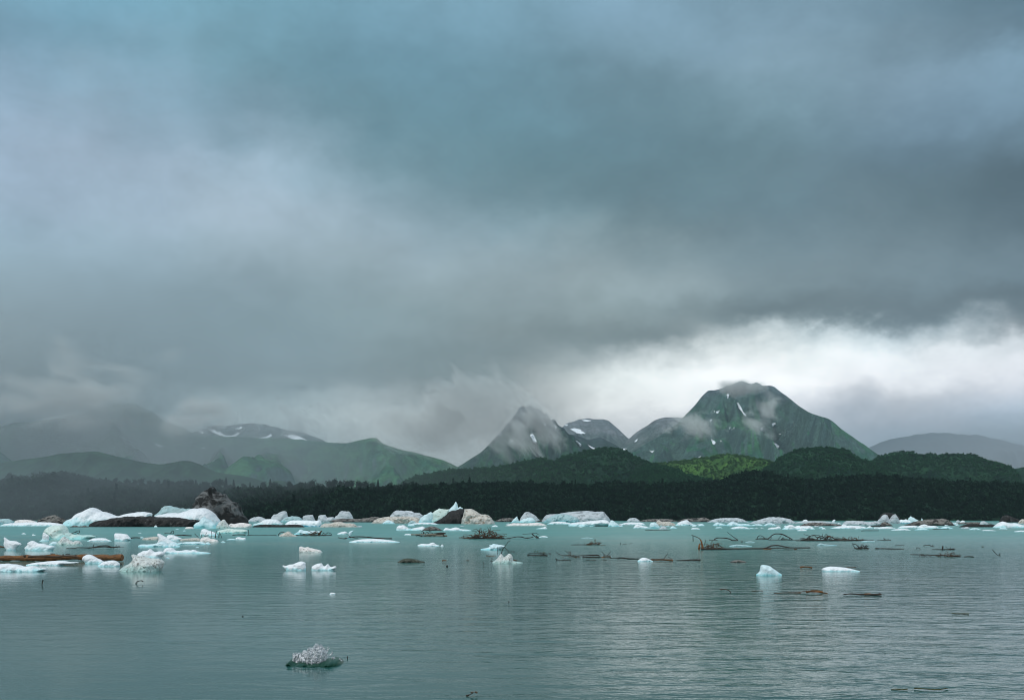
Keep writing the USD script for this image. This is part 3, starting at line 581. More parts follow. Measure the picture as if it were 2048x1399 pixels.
# --- the dark mound with the blue spire and what lies round it
I([(774,1042),(780,1032),(786,1023),(795,1020),(806,1020.5),(818,1021.5),(828,1025),(843,1025),(852,1042)],1043,'grey','grey berg with a white cap behind the cream ice row',name='iceberg',cat='iceberg')
I([(789,1028),(786,1023),(795,1019.5),(806,1020),(818,1021),(828,1024.5),(842,1025),(830,1028)],1042.6,'white','white snow cap lying on the grey berg behind the cream row',name='snow_cap',cat='snow',thick=.5)
I([(742,1046),(752,1037),(770,1033),(790,1032),(810,1031.5),(830,1033),(840,1036),(846,1046)],1046,'beige','long cream and brown ice row left of the turquoise blocks',name='iceberg',cat='iceberg')
I([(870,1046),(880,1036),(890,1028),(896,1023),(899,1017.5),(903,1012),(907,1009),(910,1003),(913,1009),(914.5,1015),(919,1011),(922,1014),(926,1013),(929,1018),(930,1046)],1046,'cyan','pale blue ice spire rising behind the dark debris mound',name='ice_spire',cat='iceberg',smooth=0,thick=.3)
I([(836,1046),(840,1036),(848,1030),(853,1028),(858,1027),(862,1046)],1046.3,'cyan','rounded turquoise ice block, left of the crowded blocks by the mound',name='ice_block',cat='ice block')
I([(853,1046),(856,1027),(860,1022.5),(865,1025),(868,1046)],1046,'cyan','narrow turquoise ice block between two wider ones by the mound',name='ice_block',cat='ice block',smooth=0)
I([(863,1046),(866,1025),(872,1020),(878,1017),(888,1018),(898,1019),(897,1030),(890,1046)],1046.1,'green','tall pale green ice block leaning on the debris mound',name='ice_block',cat='ice block',smooth=0)
I([(862,1047),(872,1041),(880,1037),(892,1030),(896,1023),(910,1019),(922,1016.5),(932,1019),(938,1028),(940,1047)],1047,'black','dark debris mound below the blue ice spire',name='debris_iceberg',cat='iceberg',thick=.8)
I([(922,1047),(928,1018),(935,1017),(945,1018),(955,1023),(965,1028),(972,1027),(982,1031),(990,1047)],1047.3,'beige','cream speckled slope of ice right of the dark mound',name='iceberg',cat='iceberg',thick=.8)
I([(985,1044),(1000,1037),(1015,1034),(1030,1037),(1042,1044)],1043,'dark','low dark grey ice between the cream slope and the flat slab',name='iceberg',cat='iceberg')
I([(816,1048),(835,1044.5),(855,1044),(868,1045),(878,1048)],1048.2,'white','thin white floe at the front of the dark mound')
I([(764,1047),(770,1041),(778,1039),(785,1042),(791,1047)],1047,'cyan','small turquoise hump in front of the cream ice row',name='ice_block',cat='ice block')
I([(815,1047),(820,1041),(826,1040),(831,1043),(833,1047)],1047.2,'teal','small sea green hump among brown ice before the turquoise blocks',name='ice_block',cat='ice block')
# --- centre right far row
I([(1038,1042),(1046,1028),(1052,1022),(1058,1023),(1066,1027),(1072,1032),(1082,1042)],1042.3,'grey','dark lump of ice with a pale crown left of the big slab',name='iceberg',cat='iceberg')
I([(1070,1043),(1090,1036),(1110,1034),(1120,1043)],1042.6,'dark','low slate grey ice under the left end of the big slab',name='iceberg',cat='iceberg')
I([(1083,1043),(1090,1030),(1100,1028),(1115,1027),(1130,1024.5),(1150,1022),(1165,1022),(1176,1021),(1188,1022.5),(1200,1022),(1207,1022),(1213,1029),(1220,1037),(1223,1043)],1043,'grey','big flat topped pale slab of ice with a steep right end',name='iceberg',cat='iceberg',rough=.6)
I([(1086,1044),(1095,1036),(1105,1030),(1118,1027),(1130,1027),(1140,1030),(1152,1033),(1158,1038),(1161,1044)],1044,'teal','rounded blue grey iceberg in front of the big slab',name='iceberg',cat='iceberg')
I([(1022,1044),(1030,1035),(1034,1031.5),(1036,1036),(1040,1044)],1044,'cyan','pointed pale ice block at the left of the small cyan pair',name='ice_block',cat='ice block',smooth=0)
I([(1038,1044),(1045,1037.5),(1052,1036),(1058,1034),(1065,1035),(1069,1038),(1070,1044)],1044.2,'cyan','wavy cyan ice block right of the small pointed one',name='ice_block',cat='ice block')
I([(1094,1047),(1104,1043),(1120,1042),(1135,1044),(1146,1047)],1047.6,'white','thin white floe below the rounded blue grey berg')
I([(1010,1051),(1024,1045),(1040,1046),(1060,1045.5),(1075,1044),(1085,1046),(1095,1051)],1051,'pink','long pinkish white floe left of the wide white floe')
I([(1072,1056.5),(1080,1055),(1088,1053.5),(1091,1052),(1095,1056.5)],1057,'white','small low floe with a bump at its right end')
I([(1136,1048),(1150,1043.5),(1170,1042),(1190,1040),(1200,1039),(1208,1038),(1216,1041),(1221,1045),(1222,1052),(1190,1052)],1052,'white','wide bright white floe in front of the big slab',thick=.6,rough=.7)
I([(1216,1052),(1220,1042),(1224,1039.5),(1229,1042),(1236,1047),(1240,1052)],1052.5,'cyan','cyan knobbly end piece right of the wide white floe',name='ice_block',cat='ice block')
I([(1238,1048),(1255,1043.5),(1270,1044),(1284,1044),(1292,1049)],1049,'white','white low floe strewn with twigs right of the cyan end piece')
I([(1252,1043),(1258,1036),(1266,1034),(1274,1036),(1282,1043)],1042.7,'grey','grey bank with a white crown right of the big slab',name='iceberg',cat='iceberg')
I([(1276,1043),(1290,1038),(1310,1037),(1340,1036.5),(1356,1043)],1042.8,'dark','dark rubble bank, first of the row below the bluff',name='iceberg',cat='iceberg')
I([(1345,1044),(1370,1036),(1390,1036),(1400,1035),(1408,1033),(1418,1038),(1428,1044)],1043.2,'dark','dark rubble bank with a knob, second of the row below the bluff',name='iceberg',cat='iceberg')
I([(1412,1045),(1425,1038),(1436,1036),(1450,1035),(1470,1035),(1478,1035),(1490,1040),(1502,1045)],1044.2,'grey','pale striped bank of ice right of the dark rubble',name='iceberg',cat='iceberg')
I([(1266,1055),(1272,1048),(1280,1049),(1295,1053),(1301,1055)],1055.5,'white','low white tongue of ice joined to a cyan knob')
I([(1299,1055),(1300,1046),(1304,1044.5),(1310,1044),(1316,1049),(1320,1055)],1056,'cyan','rounded cyan knob of ice at the right of a white tongue',name='ice_block',cat='ice block')
I([(1310,1050),(1314,1040),(1318,1038.5),(1322,1043),(1332,1042),(1342,1043),(1354,1050)],1050.5,'beige','cream ice with rusty brown patches behind the cyan knob')
I([(1350,1050),(1360,1042),(1368,1040),(1374,1039),(1379,1043),(1386,1047),(1396,1050)],1050.6,'white','white wedge shaped floe peaking left, beside the rusty patched ice')
I([(1395,1051),(1400,1047),(1405,1046.5),(1410,1051)],1051,'cyan','small cyan lump right of the white wedge',name='ice_block',cat='ice block')
I([(1425,1050),(1433,1043.5),(1440,1045),(1450,1048),(1455,1050)],1050.8,'cyan','cyan lump with a left peak before the pale striped bank',name='ice_block',cat='ice block')
I([(1452,1050),(1458,1045),(1464,1042),(1472,1044),(1478,1047),(1495,1046.5),(1503,1050)],1051,'cyan','long cyan piece before the pale striped bank')
I([(1461,1055),(1470,1053),(1480,1051.5),(1490,1052.5),(1500,1056)],1057,'white','bright white lens shaped floe alone before the far row')
I([(1494,1047),(1510,1041),(1525,1037),(1536,1034),(1550,1033),(1565,1034),(1580,1037),(1590,1044),(1596,1047)],1046.8,'grey','grey striped hummock of ice at the middle of the far right row',name='iceberg',cat='iceberg')
I([(1498,1051),(1510,1047.5),(1520,1047),(1528,1051)],1050.8,'cyan','low cyan piece at the left foot of the grey striped hummock')
I([(1526,1051),(1534,1045.5),(1542,1045),(1549,1047),(1553,1051)],1050.9,'cyan','turquoise piece at the right foot of the grey striped hummock')
I([(1549,1057),(1554,1052),(1560,1052),(1562,1057)],1057,'white','tiny white cube of ice left of a ragged white floe',name='ice_block',cat='ice block')
I([(1564,1057),(1571,1053),(1576,1049.5),(1580,1048),(1588,1050),(1592,1057)],1058,'white','ragged white lump of ice, left one below the dark rubble')
I([(1586,1057),(1600,1051),(1612,1051.5),(1620,1050.5),(1626,1054),(1630,1057)],1057.6,'white','ragged white floe, right one below the dark rubble')
I([(1594,1060),(1602,1057.5),(1608,1057.5),(1614,1060)],1061,'white','flat white floe carrying a dark stone')
I([(1585,1046),(1600,1041.5),(1640,1041),(1665,1043),(1685,1046)],1045.5,'grey','long low pale bank behind the dark rubble',name='iceberg',cat='iceberg')
I([(1598,1051),(1612,1045),(1630,1044),(1650,1045),(1662,1046.5),(1676,1047),(1692,1051)],1051,'dark','dark rubble strip in the right half of the far row',name='ice_rubble',cat='ice rubble')
I([(1604,1044),(1606,1039.5),(1611,1038),(1615,1039.5),(1617,1044)],1045,'white','white dome shaped knob behind the dark rubble strip',name='ice_block',cat='ice block')
I([(1663,1044),(1665,1040),(1669,1038),(1671,1039),(1669,1044)],1045,'white','little white tooth of ice behind the dark rubble strip',name='ice_block',cat='ice block')
I([(1684,1050),(1690,1041),(1700,1040),(1720,1041),(1740,1043),(1755,1041),(1764,1050)],1049.5,'grey','pale flat bank left of the banded pyramid',name='iceberg',cat='iceberg')
I([(1754,1045),(1758,1033),(1768,1023),(1780,1024),(1790,1027),(1800,1034),(1806,1045)],1044.5,'black','black ice bulk showing behind the banded pyramid',name='iceberg',cat='iceberg')
I([(1749,1047),(1758,1038),(1764,1031),(1770,1027),(1776,1031),(1782,1047)],1046.5,'grey','grey and white banded pyramid of ice',name='iceberg',cat='iceberg')
I([(1776,1047),(1781,1034),(1786,1029),(1790,1027),(1794,1030),(1798,1039),(1802,1047)],1046.6,'grey','banded round shouldered berg right of the banded pyramid',name='iceberg',cat='iceberg')
I([(1759,1051),(1763,1044.5),(1770,1042.5),(1778,1045),(1786,1051)],1051.4,'dark','grey boulder of dirty ice in front of the banded pyramid',name='iceberg',cat='iceberg')
I([(1730,1052),(1750,1050),(1764,1049.5),(1772,1052)],1052.4,'black','thin black slab left of the grey boulder of dirty ice',name='debris_floe',cat='ice floe')
I([(1659,1056),(1675,1052),(1690,1050.5),(1710,1050.5),(1725,1051.5),(1736,1056)],1056.2,'white','white broken floe left of the grey boulder of dirty ice')
I([(1755,1056),(1762,1053),(1775,1052.5),(1785,1054),(1792,1056.5)],1057,'white','small white floe just below the grey boulder of dirty ice')
I([(1790,1046),(1800,1038),(1808,1039),(1812,1037),(1820,1041),(1826,1046)],1046,'blue','bright sky blue ice right of the banded bergs',name='ice_block',cat='ice block')
I([(1813,1046),(1817,1036),(1821,1032),(1828,1035),(1838,1040.5),(1842,1046)],1045.6,'cyan','pale blue tent shaped ice block',name='ice_block',cat='ice block',smooth=0)
I([(1840,1045),(1843,1035.5),(1848,1040.5),(1850,1045)],1045.4,'cyan','small pale blue tooth right of the tent shaped block',name='ice_block',cat='ice block',smooth=0)
I([(1808,1050),(1818,1046),(1830,1042),(1845,1040),(1855,1037.5),(1875,1037),(1890,1037),(1900,1041),(1905,1047),(1910,1050)],1050.3,'dark','long grey brown hump of dirty ice right of the blue blocks',name='iceberg',cat='iceberg')
I([(1893,1049),(1900,1044.5),(1906,1044),(1914,1049)],1049.6,'cyan','cyan patch of ice at the right end of the grey brown hump')
I([(1795,1055),(1803,1051),(1820,1050.5),(1832,1050),(1838,1055)],1055.6,'white','white broken floe under the long grey brown hump, left piece')
I([(1834,1055),(1842,1048.5),(1850,1047.5),(1858,1051),(1870,1050.5),(1879,1055)],1055.8,'white','white humped floe under the long grey brown hump, right piece')
I([(1782,1059),(1800,1056.5),(1812,1056.5),(1822,1059.5)],1060,'white','long thin white floe under the blue blocks')
I([(1828,1059),(1840,1056),(1850,1055.5),(1858,1059)],1059.3,'cyan','pale cyan floe below the white humped floe')
I([(1878,1056),(1890,1051.5),(1898,1053),(1906,1056)],1056.6,'cyan','pale cyan lump left of the black slab')
I([(1911,1043),(1914,1039.5),(1918,1039.5),(1921,1043)],1044,'grey','tiny pale cap left of the white cap on the dark bank',name='ice_block',cat='ice block')
I([(1918,1047),(1922,1041),(1926,1039.5),(1930,1041.5),(1931,1047)],1047,'white','little white and cyan cap on the dark bank',name='ice_block',cat='ice block')
I([(1905,1048),(1920,1044),(1945,1043),(1970,1044),(1990,1048)],1047.5,'dark','long dark bank behind the black slab',name='iceberg',cat='iceberg')
I([(1958,1049),(1962,1042),(1968,1041),(1974,1044),(1978,1049)],1048.6,'grey','pointed grey lump behind the black slab',name='iceberg',cat='iceberg')
I([(1918,1053),(1930,1048),(1950,1046.5),(1970,1049),(1985,1048),(1992,1049),(1997,1053)],1053.5,'black','black slab of debris left of the white hump at the right edge',name='debris_floe',cat='ice floe')
I([(1998,1045),(2005,1031),(2012,1029),(2022,1032),(2035,1037),(2046,1045)],1044,'black','dark slate mound behind the white hump at the right edge',name='iceberg',cat='iceberg')
I([(2035,1047),(2040,1039),(2046,1037),(2052,1040),(2057,1047)],1046.5,'beige','tan boulder of ice at the right edge',name='iceberg',cat='iceberg')
I([(1986,1054),(1995,1046),(2003,1042),(2010,1043),(2020,1046),(2030,1045),(2040,1048),(2048,1050),(2062,1054)],1054.8,'white','white hump of ice at the right end of the far row',rough=.7)
I([(1938,1058),(1946,1055),(1954,1055.5),(1961,1058)],1059,'cyan','small cyan floe below the black slab')
I([(1963,1060),(1972,1058.5),(1980,1059),(1992,1060.5)],1061,'white','thin white floe right of the small cyan floe')
I([(2028,1062),(2040,1060),(2050,1060.5),(2064,1062)],1063,'white','flat pale floe at the right edge before the white hump')
# --- floes in the open water, left half
I([(400,1070),(402,1061),(405,1057.5),(412,1057),(420,1061),(428,1063),(432,1067),(436,1070)],1070.5,'white','white floe with sticks standing before it, below the white dome')
I([(433,1066),(436,1060),(448,1058),(456,1056),(466,1057),(480,1057.5),(493,1058.5),(495,1062),(492,1066)],1066,'green','low white floe with a flat greenish right end')
I([(452,1079),(460,1076.5),(468,1076.5),(473,1079)],1079,'cyan','dull low cyan scrap left of the little toothed floe')
I([(471,1078.5),(472,1074),(480,1073),(486,1075.5),(491,1074),(492,1078.5)],1079,'white','little white toothed floe right of the cluster')
I([(98,1077),(89,1070),(90,1060),(95,1055),(105,1051),(118,1048),(130,1051),(134,1055),(134,1063),(142,1066.5),(160,1069),(180,1069),(192,1070),(193,1073),(180,1077)],1078,'green','big greenish berg with a long white tail to the right',name='iceberg',cat='iceberg')
I([(79,1081),(84,1078),(85,1066),(88,1065),(93,1068),(99,1070),(98,1076),(98,1081)],1082,'white','upright white chunk left of the big greenish berg',name='ice_block',cat='ice block')
I([(98,1088),(104,1083),(112,1082),(120,1088)],1089,'cyan','low cyan rubble at the foot of the upright white chunk')
I([(113,1088),(122,1078),(125,1073),(128,1072),(135,1075),(145,1083),(150,1080),(158,1080.5),(165,1088)],1089.5,'speck','grit speckled hump of ice before the big greenish berg')
I([(13,1099),(7,1091),(9,1080),(7.5,1075),(9.5,1074),(14,1078),(21,1081),(30,1081),(39,1084),(43,1086),(42,1090),(33,1093),(31,1099)],1100,'white','white berg with a thin horn at its upper left, near the left edge',name='iceberg',cat='iceberg',rough=.6)
I([(51,1099),(49,1094),(56,1089),(55,1085),(60,1081.5),(67,1080.5),(73,1085),(84,1086),(92,1088),(100,1090),(108,1091),(109,1096),(105,1099)],1100.3,'white','white rounded berg right of the horned one',name='iceberg',cat='iceberg',rough=.6)
I([(175,1081),(183,1077),(190,1075.5),(210,1075),(216,1078),(223,1081)],1081.8,'white','flat white floe right of the greenish berg tail')
I([(229,1080.5),(229,1073),(228,1067),(231,1065),(240,1066),(254,1067),(258,1072),(262,1075),(263,1079),(257,1080.5)],1081.3,'white','blocky white floe with an overhanging left edge',name='ice_block',cat='ice block',rough=.6)
I([(54,1128),(70,1124),(85,1123),(100,1121),(125,1120),(140,1123),(155,1123),(159,1125),(145,1127),(125,1129)],1130,'white','long low white floe in front of the orange log',rough=.6)
I([(170,1124),(163,1118),(166,1113),(172,1108.5),(180,1108),(188,1111),(196,1116),(205,1120),(209,1124)],1126.5,'white','smooth white humped ice covering part of the orange log',name='ice_block',cat='ice block',rough=.5)
I([(196,1131),(205,1123),(215,1121),(228,1119.5),(235,1122),(240,1127),(239,1131)],1132,'white','smaller white ice before the right end of the orange log',name='ice_block',cat='ice block',rough=.6)
I([(-30,1141),(-12,1129),(0,1126.5),(15,1126),(35,1128),(50,1132),(60,1131),(68,1130.5),(75,1134),(82,1136),(85,1134),(93,1136),(92,1140),(84,1142)],1142.5,'white','broad white floe at the left edge below the orange log',rough=.6)
I([(274,1113),(277,1104),(288,1101),(295,1100),(301,1096),(304,1099),(310,1103),(322,1101),(329,1104),(328,1110),(322,1114)],1116,'white','white peaked berg behind the speckled grey one',name='iceberg',cat='iceberg',rough=.7)
I([(239,1140),(247,1131),(256,1128),(263,1124),(268,1117),(264,1110),(266,1107),(272,1108),(280,1110),(292,1113),(305,1116),(318,1117),(327,1122),(328,1126),(325,1133),(321,1141)],1142,'speck','grit speckled grey berg with a snout pointing left, nearest of the left group',name='iceberg',cat='iceberg',thick=.6)
I([(326,1104),(330,1097),(335,1094),(345,1094.5),(350,1100),(360,1101),(372,1098.5),(380,1100),(388,1098),(396,1102),(410,1103),(422,1105)],1106,'white','white floe with a block at its left end and a long low tail',rough=.6)
I([(284,1078),(288,1075),(300,1073.5),(310,1072),(318,1073),(320,1078)],1079,'beige','dirty cream floe left of the leaning white wedge')
I([(330,1080),(332,1075),(335,1070),(342,1068),(348,1069),(352,1072),(360,1074),(364,1077),(361,1080)],1081,'white','white block behind the leaning wedge, in the middle of the cluster',name='ice_block',cat='ice block')
I([(360,1080.5),(362,1077),(375,1076),(390,1075),(400,1075.5),(404,1080.5)],1081,'beige','log shaped dirty cream ice in the cluster')
I([(399,1083),(402,1075),(410,1073),(416,1073),(421,1077),(430,1077),(436,1080),(437,1083)],1084,'pink','white ice with pinkish top at the right end of the cluster')
I([(312,1088),(317,1081),(317,1077),(313,1067),(318,1066),(328,1071),(338,1077),(350,1083),(362,1088)],1089,'white','tall leaning wedge of white ice in the cluster',name='iceberg',cat='iceberg',rough=.5)
I([(348,1087),(365,1083.5),(385,1082.5),(405,1082.5),(414,1087)],1088,'cyan','long flat pale cyan floe under the log shaped ice')
I([(277,1090),(282,1087.5),(300,1088),(315,1085.5),(320,1083),(328,1082.5),(334,1086),(338,1090),(345,1092)],1093,'cyan','flat floe with a rounded bump, front left of the cluster',rough=.6)
I([(336,1092),(340,1085),(344,1085),(352,1088),(361,1092)],1093.2,'cyan','small wedge floe, front right of the cluster')
I([(331,1115),(334,1113),(337,1114),(339,1115)],1115.5,'cyan','tiny scrap of ice right of the white peaked berg')
I([(588,1067),(596,1063),(598,1059),(603,1058),(610,1061),(635,1061),(645,1062),(640,1065),(630,1067)],1068,'cyan','flat topped pale floe behind the tangle of roots')
I([(558,1071),(562,1067),(570,1065),(574,1062),(580,1062.5),(584,1067),(595,1071)],1072,'beige','tan stained lump of ice left of the root tangle',name='ice_block',cat='ice block')
I([(674,1067),(684,1062.5),(692,1062),(696,1066),(693,1067)],1068,'white','small white wedge left of the upright fin')
I([(691,1075),(698,1071),(696,1067),(700,1062),(706,1060),(708,1059.5),(705,1065),(701,1071),(700,1075)],1076,'cyan','thin upright fin of ice leaning right',name='ice_fin',cat='ice block',smooth=0)
I([(698,1083),(712,1079),(730,1077),(750,1076.5),(768,1078),(785,1080),(800,1083)],1084,'white','long smooth lens shaped white floe under a driftwood branch',rough=.5)
I([(598,1103),(597.5,1096),(600,1092),(604,1092),(609,1095),(616,1092),(620,1095),(630,1097),(640,1099),(645,1103)],1104,'pink','lumpy white floe flecked with dark stones, above the white pair')
I([(572,1139),(564.5,1131.5),(566,1129),(571,1131),(577,1128.5),(585,1128),(594,1124),(602,1121.5),(608,1123),(612,1125),(610,1129),(612,1132),(612,1139)],1140,'white','left one of a pair of bright white bergs, rising to the right',name='iceberg',cat='iceberg',rough=.45)
I([(623,1139),(623,1132),(632,1127),(640,1126),(643,1125),(647,1131),(650,1132),(655,1127),(658,1128),(660,1132),(664,1133),(669,1131),(673,1132),(672,1137),(667,1139)],1140,'white','right one of a pair of bright white bergs, with two notches',name='iceberg',cat='iceberg',rough=.45)
I([(659,1187.5),(661,1184.5),(666,1184),(672,1186),(671,1187.5)],1188,'white','tiny lone white lump above the clear splashing ice',name='ice_block',cat='ice block')
I([(792,1059),(794,1052),(800,1049.5),(808,1049),(814,1053),(820,1057),(830,1055),(840,1053),(848,1051.5),(852,1059)],1060,'white','white floe with a round left lump, below the dark mound')
I([(844,1060),(852,1054),(862,1051.5),(870,1052),(878,1056),(885,1060)],1060.4,'dark','striped grey dirty ice joined to the right of a white floe',name='ice_block',cat='ice block')
I([(886,1060),(890,1055),(894,1054.5),(900,1057),(908,1054),(916,1054),(922,1057.5),(935,1058),(943,1060)],1061,'white','white double humped floe right of the striped grey ice',rough=.6)
I([(808,1069),(812,1066.5),(820,1067),(824,1069)],1069.5,'white','tiny white floe at the left end of two floating logs')
I([(835,1089),(845,1086),(857,1087.5),(862,1084.5),(868,1084),(872,1088),(878,1089.5),(879,1090.5)],1091.5,'white','white floe with a thin left tail and a hump, right of the lens floe',rough=.6)
I([(881,1091),(884,1088),(886,1088.5),(887,1091)],1092,'white','tiny white nub right of the humped floe',name='ice_block',cat='ice block')
I([(961,1097),(975,1094.5),(980,1092),(977,1089.5),(984,1088.5),(986,1086),(995,1088),(1003,1089),(1012,1091),(1006,1095),(999,1098)],1099,'cyan','stepped pale blue floe behind the twig bearing twin peaks',rough=.6)
I([(795,1123),(800,1120),(806,1117),(813,1116),(820,1115.5),(830,1117.5),(840,1120),(850,1123)],1124.5,'moss','dark mossy looking lump of dirty ice floating alone',name='dirty_ice',cat='ice block')
I([(984,1124),(995,1117),(998,1111),(1002,1106),(1006,1111),(1009,1114),(1013,1111),(1018,1105),(1023,1108),(1026,1113),(1025,1119),(1030,1121.5),(1046,1124)],1125.5,'speck','twin peaked gritty ice bearing bare twigs',name='iceberg',cat='iceberg')
I([(1078,1073),(1085,1071),(1090,1071),(1096,1073)],1073.8,'white','small low floe behind the crossed sticks')
# --- right half
I([(1162,1075.5),(1175,1073.5),(1186,1075.5)],1076.2,'teal','faint low cyan floe in mid water right of the crossed sticks')
I([(1275,1121),(1282,1115),(1290,1114),(1300,1118),(1306,1121)],1122,'white','white lump at the left end of the orange driftwood',name='ice_block',cat='ice block')
I([(1458,1091),(1470,1088),(1485,1088.5),(1504,1091)],1092,'teal','low pale floe behind the long driftwood trunk')
I([(1490,1083.5),(1500,1081),(1510,1083.5)],1084.3,'teal','small pale floe above the long driftwood trunk')
I([(1634,1089),(1640,1085.5),(1645,1086.5),(1655,1088),(1674,1089.5)],1090.5,'teal','thin pale floe right of the trunk, with a bump at its left')
I([(1722,1082),(1732,1080),(1748,1080.5),(1750,1082)],1083,'teal','thin pale floe below the right end of the long debris raft')
I([(1460,1123),(1468,1119.5),(1478,1118.5),(1488,1121),(1493,1123)],1124,'dark','low pinkish brown lump of ice right of the dark stick',name='dirty_ice',cat='ice block')
I([(1644,1137),(1650,1134),(1658,1132),(1675,1132.5),(1695,1135),(1710,1138.5),(1719,1140.5)],1142,'white','flat white floe sloping down to the right, in the ruffled water',rough=.5)
I([(1512,1148),(1519,1142),(1520,1136),(1522,1129),(1528,1128.5),(1538,1131),(1548,1137),(1556,1143),(1564,1148)],1150,'cyan','shark fin shaped ice with a cyan foot',name='iceberg',cat='iceberg',rough=.5)
# --- brash: the small broken bits between the bigger pieces
def brash(x0, x1, w0, w1, count, seed, smin, smax, label, group, kinds=('white', 'white', 'cyan', 'grey')):
    rng = np.random.default_rng(seed)
    for k in range(count):
        c, wl = rng.uniform(x0, x1), rng.uniform(w0, w1)
        w_ = rng.uniform(smin, smax) * (0.6 + 0.8 * (wl - w0) / max(w1 - w0, 1)); h = w_ * rng.uniform(.16, .42)
        p = [(c - w_ / 2, wl - .3), (c - w_ * .33, wl - h * rng.uniform(.3, .9)), (c - w_ * .1, wl - h * rng.uniform(.5, 1)), (c + w_ * .14, wl - h * rng.uniform(.4, 1)), (c + w_ * .34, wl - h * rng.uniform(.2, .8)), (c + w_ / 2, wl - .3)]
        ice(p, wl, kinds[k % len(kinds)], label, name='brash_ice', cat='ice block', group=group, res=8)
brash(1225, 2050, 1047, 1058, 52, 1, 5, 16, 'small broken bit of ice in the far row below the dark bluff', 'brash in the far right row')
brash(480, 1230, 1046, 1054, 22, 2, 5, 14, 'small broken bit of ice between the big slab and the tall black berg', 'brash in the far centre row')
brash(5, 500, 1056, 1104, 14, 3, 5, 14, 'small broken bit of ice among the white floes left of the water', 'brash among the left floes', ('white', 'cyan'))
# --- the clear, splashing piece in the foreground
def clear_ice():
    rng = np.random.default_rng(4)
    D = dist(1326) + .15
    e = empty('clear_ice', 'clear glassy knobbly ice piece in the foreground water', 'ice block')
    GLASS = mat('clear_ice_glass', {'c': ('principled_bsdf', {'base_color': (0.85, 0.95, 0.96), 'roughness': 0.03, 'ior': 1.31, 'transmission_weight': 1.0}), 'f': ('principled_bsdf', {'base_color': (0.82, 0.84, 0.87), 'roughness': 0.25}),
         'g': ('geometry', {}), 'n': ('noise_texture', {'scale': 34.0, 'detail': 4.0, 'roughness': 0.7}), 'b': ('bump', {'strength': 1.0, 'distance': 0.03}), 'r': ('map_range', {'range_type': 'smoothstep', 'from_min': 0.45, 'from_max': 0.60, 'to_min': 0.04, 'to_max': 1.0, 'clamp': True}), 'm': ('mix_closure', {})},
        [('g.position', 'n.vector'), ('n.fac', 'b.height'), ('b.normal', 'c.normal'), ('b.normal', 'f.normal'), ('n.fac', 'r.value'), ('r.result', 'm.fac'), ('c.BSDF', 'm.closure1'), ('f.BSDF', 'm.closure2')], surface='m.closure')
    m_, _ = berg_mesh([(584,1326),(585,1312),(587,1307),(590,1305),(594,1309),(599,1305),(604,1306),(610,1299),(614,1301),(619,1294),(624,1297),(629,1289),(632,1287),(635,1293),(640,1290),(645,1297),(651,1296),(655,1303),(656,1310),(654,1317),(660,1320),(667,1315),(672,1319),(678,1316),(683,1319),(685,1326)], 1329, .7, 31, 2.2, 70, 0)
    # pitted all over by melting
    v = np.array(m_.vertices); q_ = v * 14.0
    m_.vertices = v + np.stack([fbm(q_ + 3, 3, 1), fbm(q_ + 17, 3, 2), fbm(q_ + 31, 3, 3)], 1) * .07 * np.clip(v[:, 2:] / .08, 0, 1)
    obj('crystal_body', m_, GLASS, e)
    for pts in ([(652,1304),(656,1299),(657,1295),(655,1293)], [(656,1310),(661,1309),(665,1305),(664,1301)], [(588,1310),(586,1307),(588,1305)]):
        P = np.array([[px_x(a, D), D, px_z(b, D)] for a, b in pts])
        u = np.linspace(0, len(P) - 1, 9)
        P = np.stack([np.interp(u, np.arange(len(P)), P[:, c]) for c in range(3)], 1)
        obj('curled_prong', tube_mesh(P, np.linspace(.02, .012, 9), 8, 3, .4), GLASS, e, smooth=True)
    GREEN = mat('clear_ice_green_foot', {'p': ('principled_bsdf', {'base_color': (0.006, 0.040, 0.025), 'roughness': 0.25, 'specular_ior_level': 0.25, 'ior': 1.31})}, [], surface='p.BSDF')
    m_, _ = berg_mesh([(573,1328),(579,1319),(586,1316),(592,1319),(600,1321),(612,1318),(625,1320),(640,1319),(655,1317),(668,1316),(680,1318),(687,1327)], 1331.5, 1.2, 77, 1.0, 30)
    obj('green_foot', m_, GREEN, e, smooth=40)
# @@ICEEND@@

# ------------------------------------------------------------------ driftwood
def wood_material(name, a, b, rough=0.75):
    n = {'g': ('geometry', {}), 'p': ('principled_bsdf', {'roughness': rough})}
    n['mp'] = ('mapping', {'scale': (3.0, 3.0, 14.0)})
    n['n'] = ('noise_texture', {'scale': 1.0, 'detail': 5.0, 'roughness': 0.65, 'distortion': 0.8})
    n['r'] = ('rgb_ramp', {'ramp': [(0.32, a), (0.68, b)]})
    n['b'] = ('bump', {'strength': 0.8, 'distance': 0.05})
    return mat(name, n, [('g.position', 'mp.vector'), ('mp.vector', 'n.vector'), ('n.fac', 'r.fac'), ('r.color', 'p.base_color'), ('n.fac', 'b.height'), ('b.normal', 'p.normal')], surface='p.BSDF')
WOOD = {'dark': wood_material('wet_dark_bark', (0.010, 0.008, 0.007), (0.035, 0.026, 0.018)),
        'brown': wood_material('brown_bark', (0.025, 0.014, 0.008), (0.10, 0.055, 0.025)),
        'rust': wood_material('rust_orange_wood', (0.028, 0.012, 0.005), (0.26, 0.11, 0.028)),
        'pale': wood_material('peeled_grey_wood', (0.10, 0.085, 0.065), (0.28, 0.24, 0.18)),
        'leaf': wood_material('wet_leaves', (0.020, 0.028, 0.012), (0.07, 0.085, 0.03))}

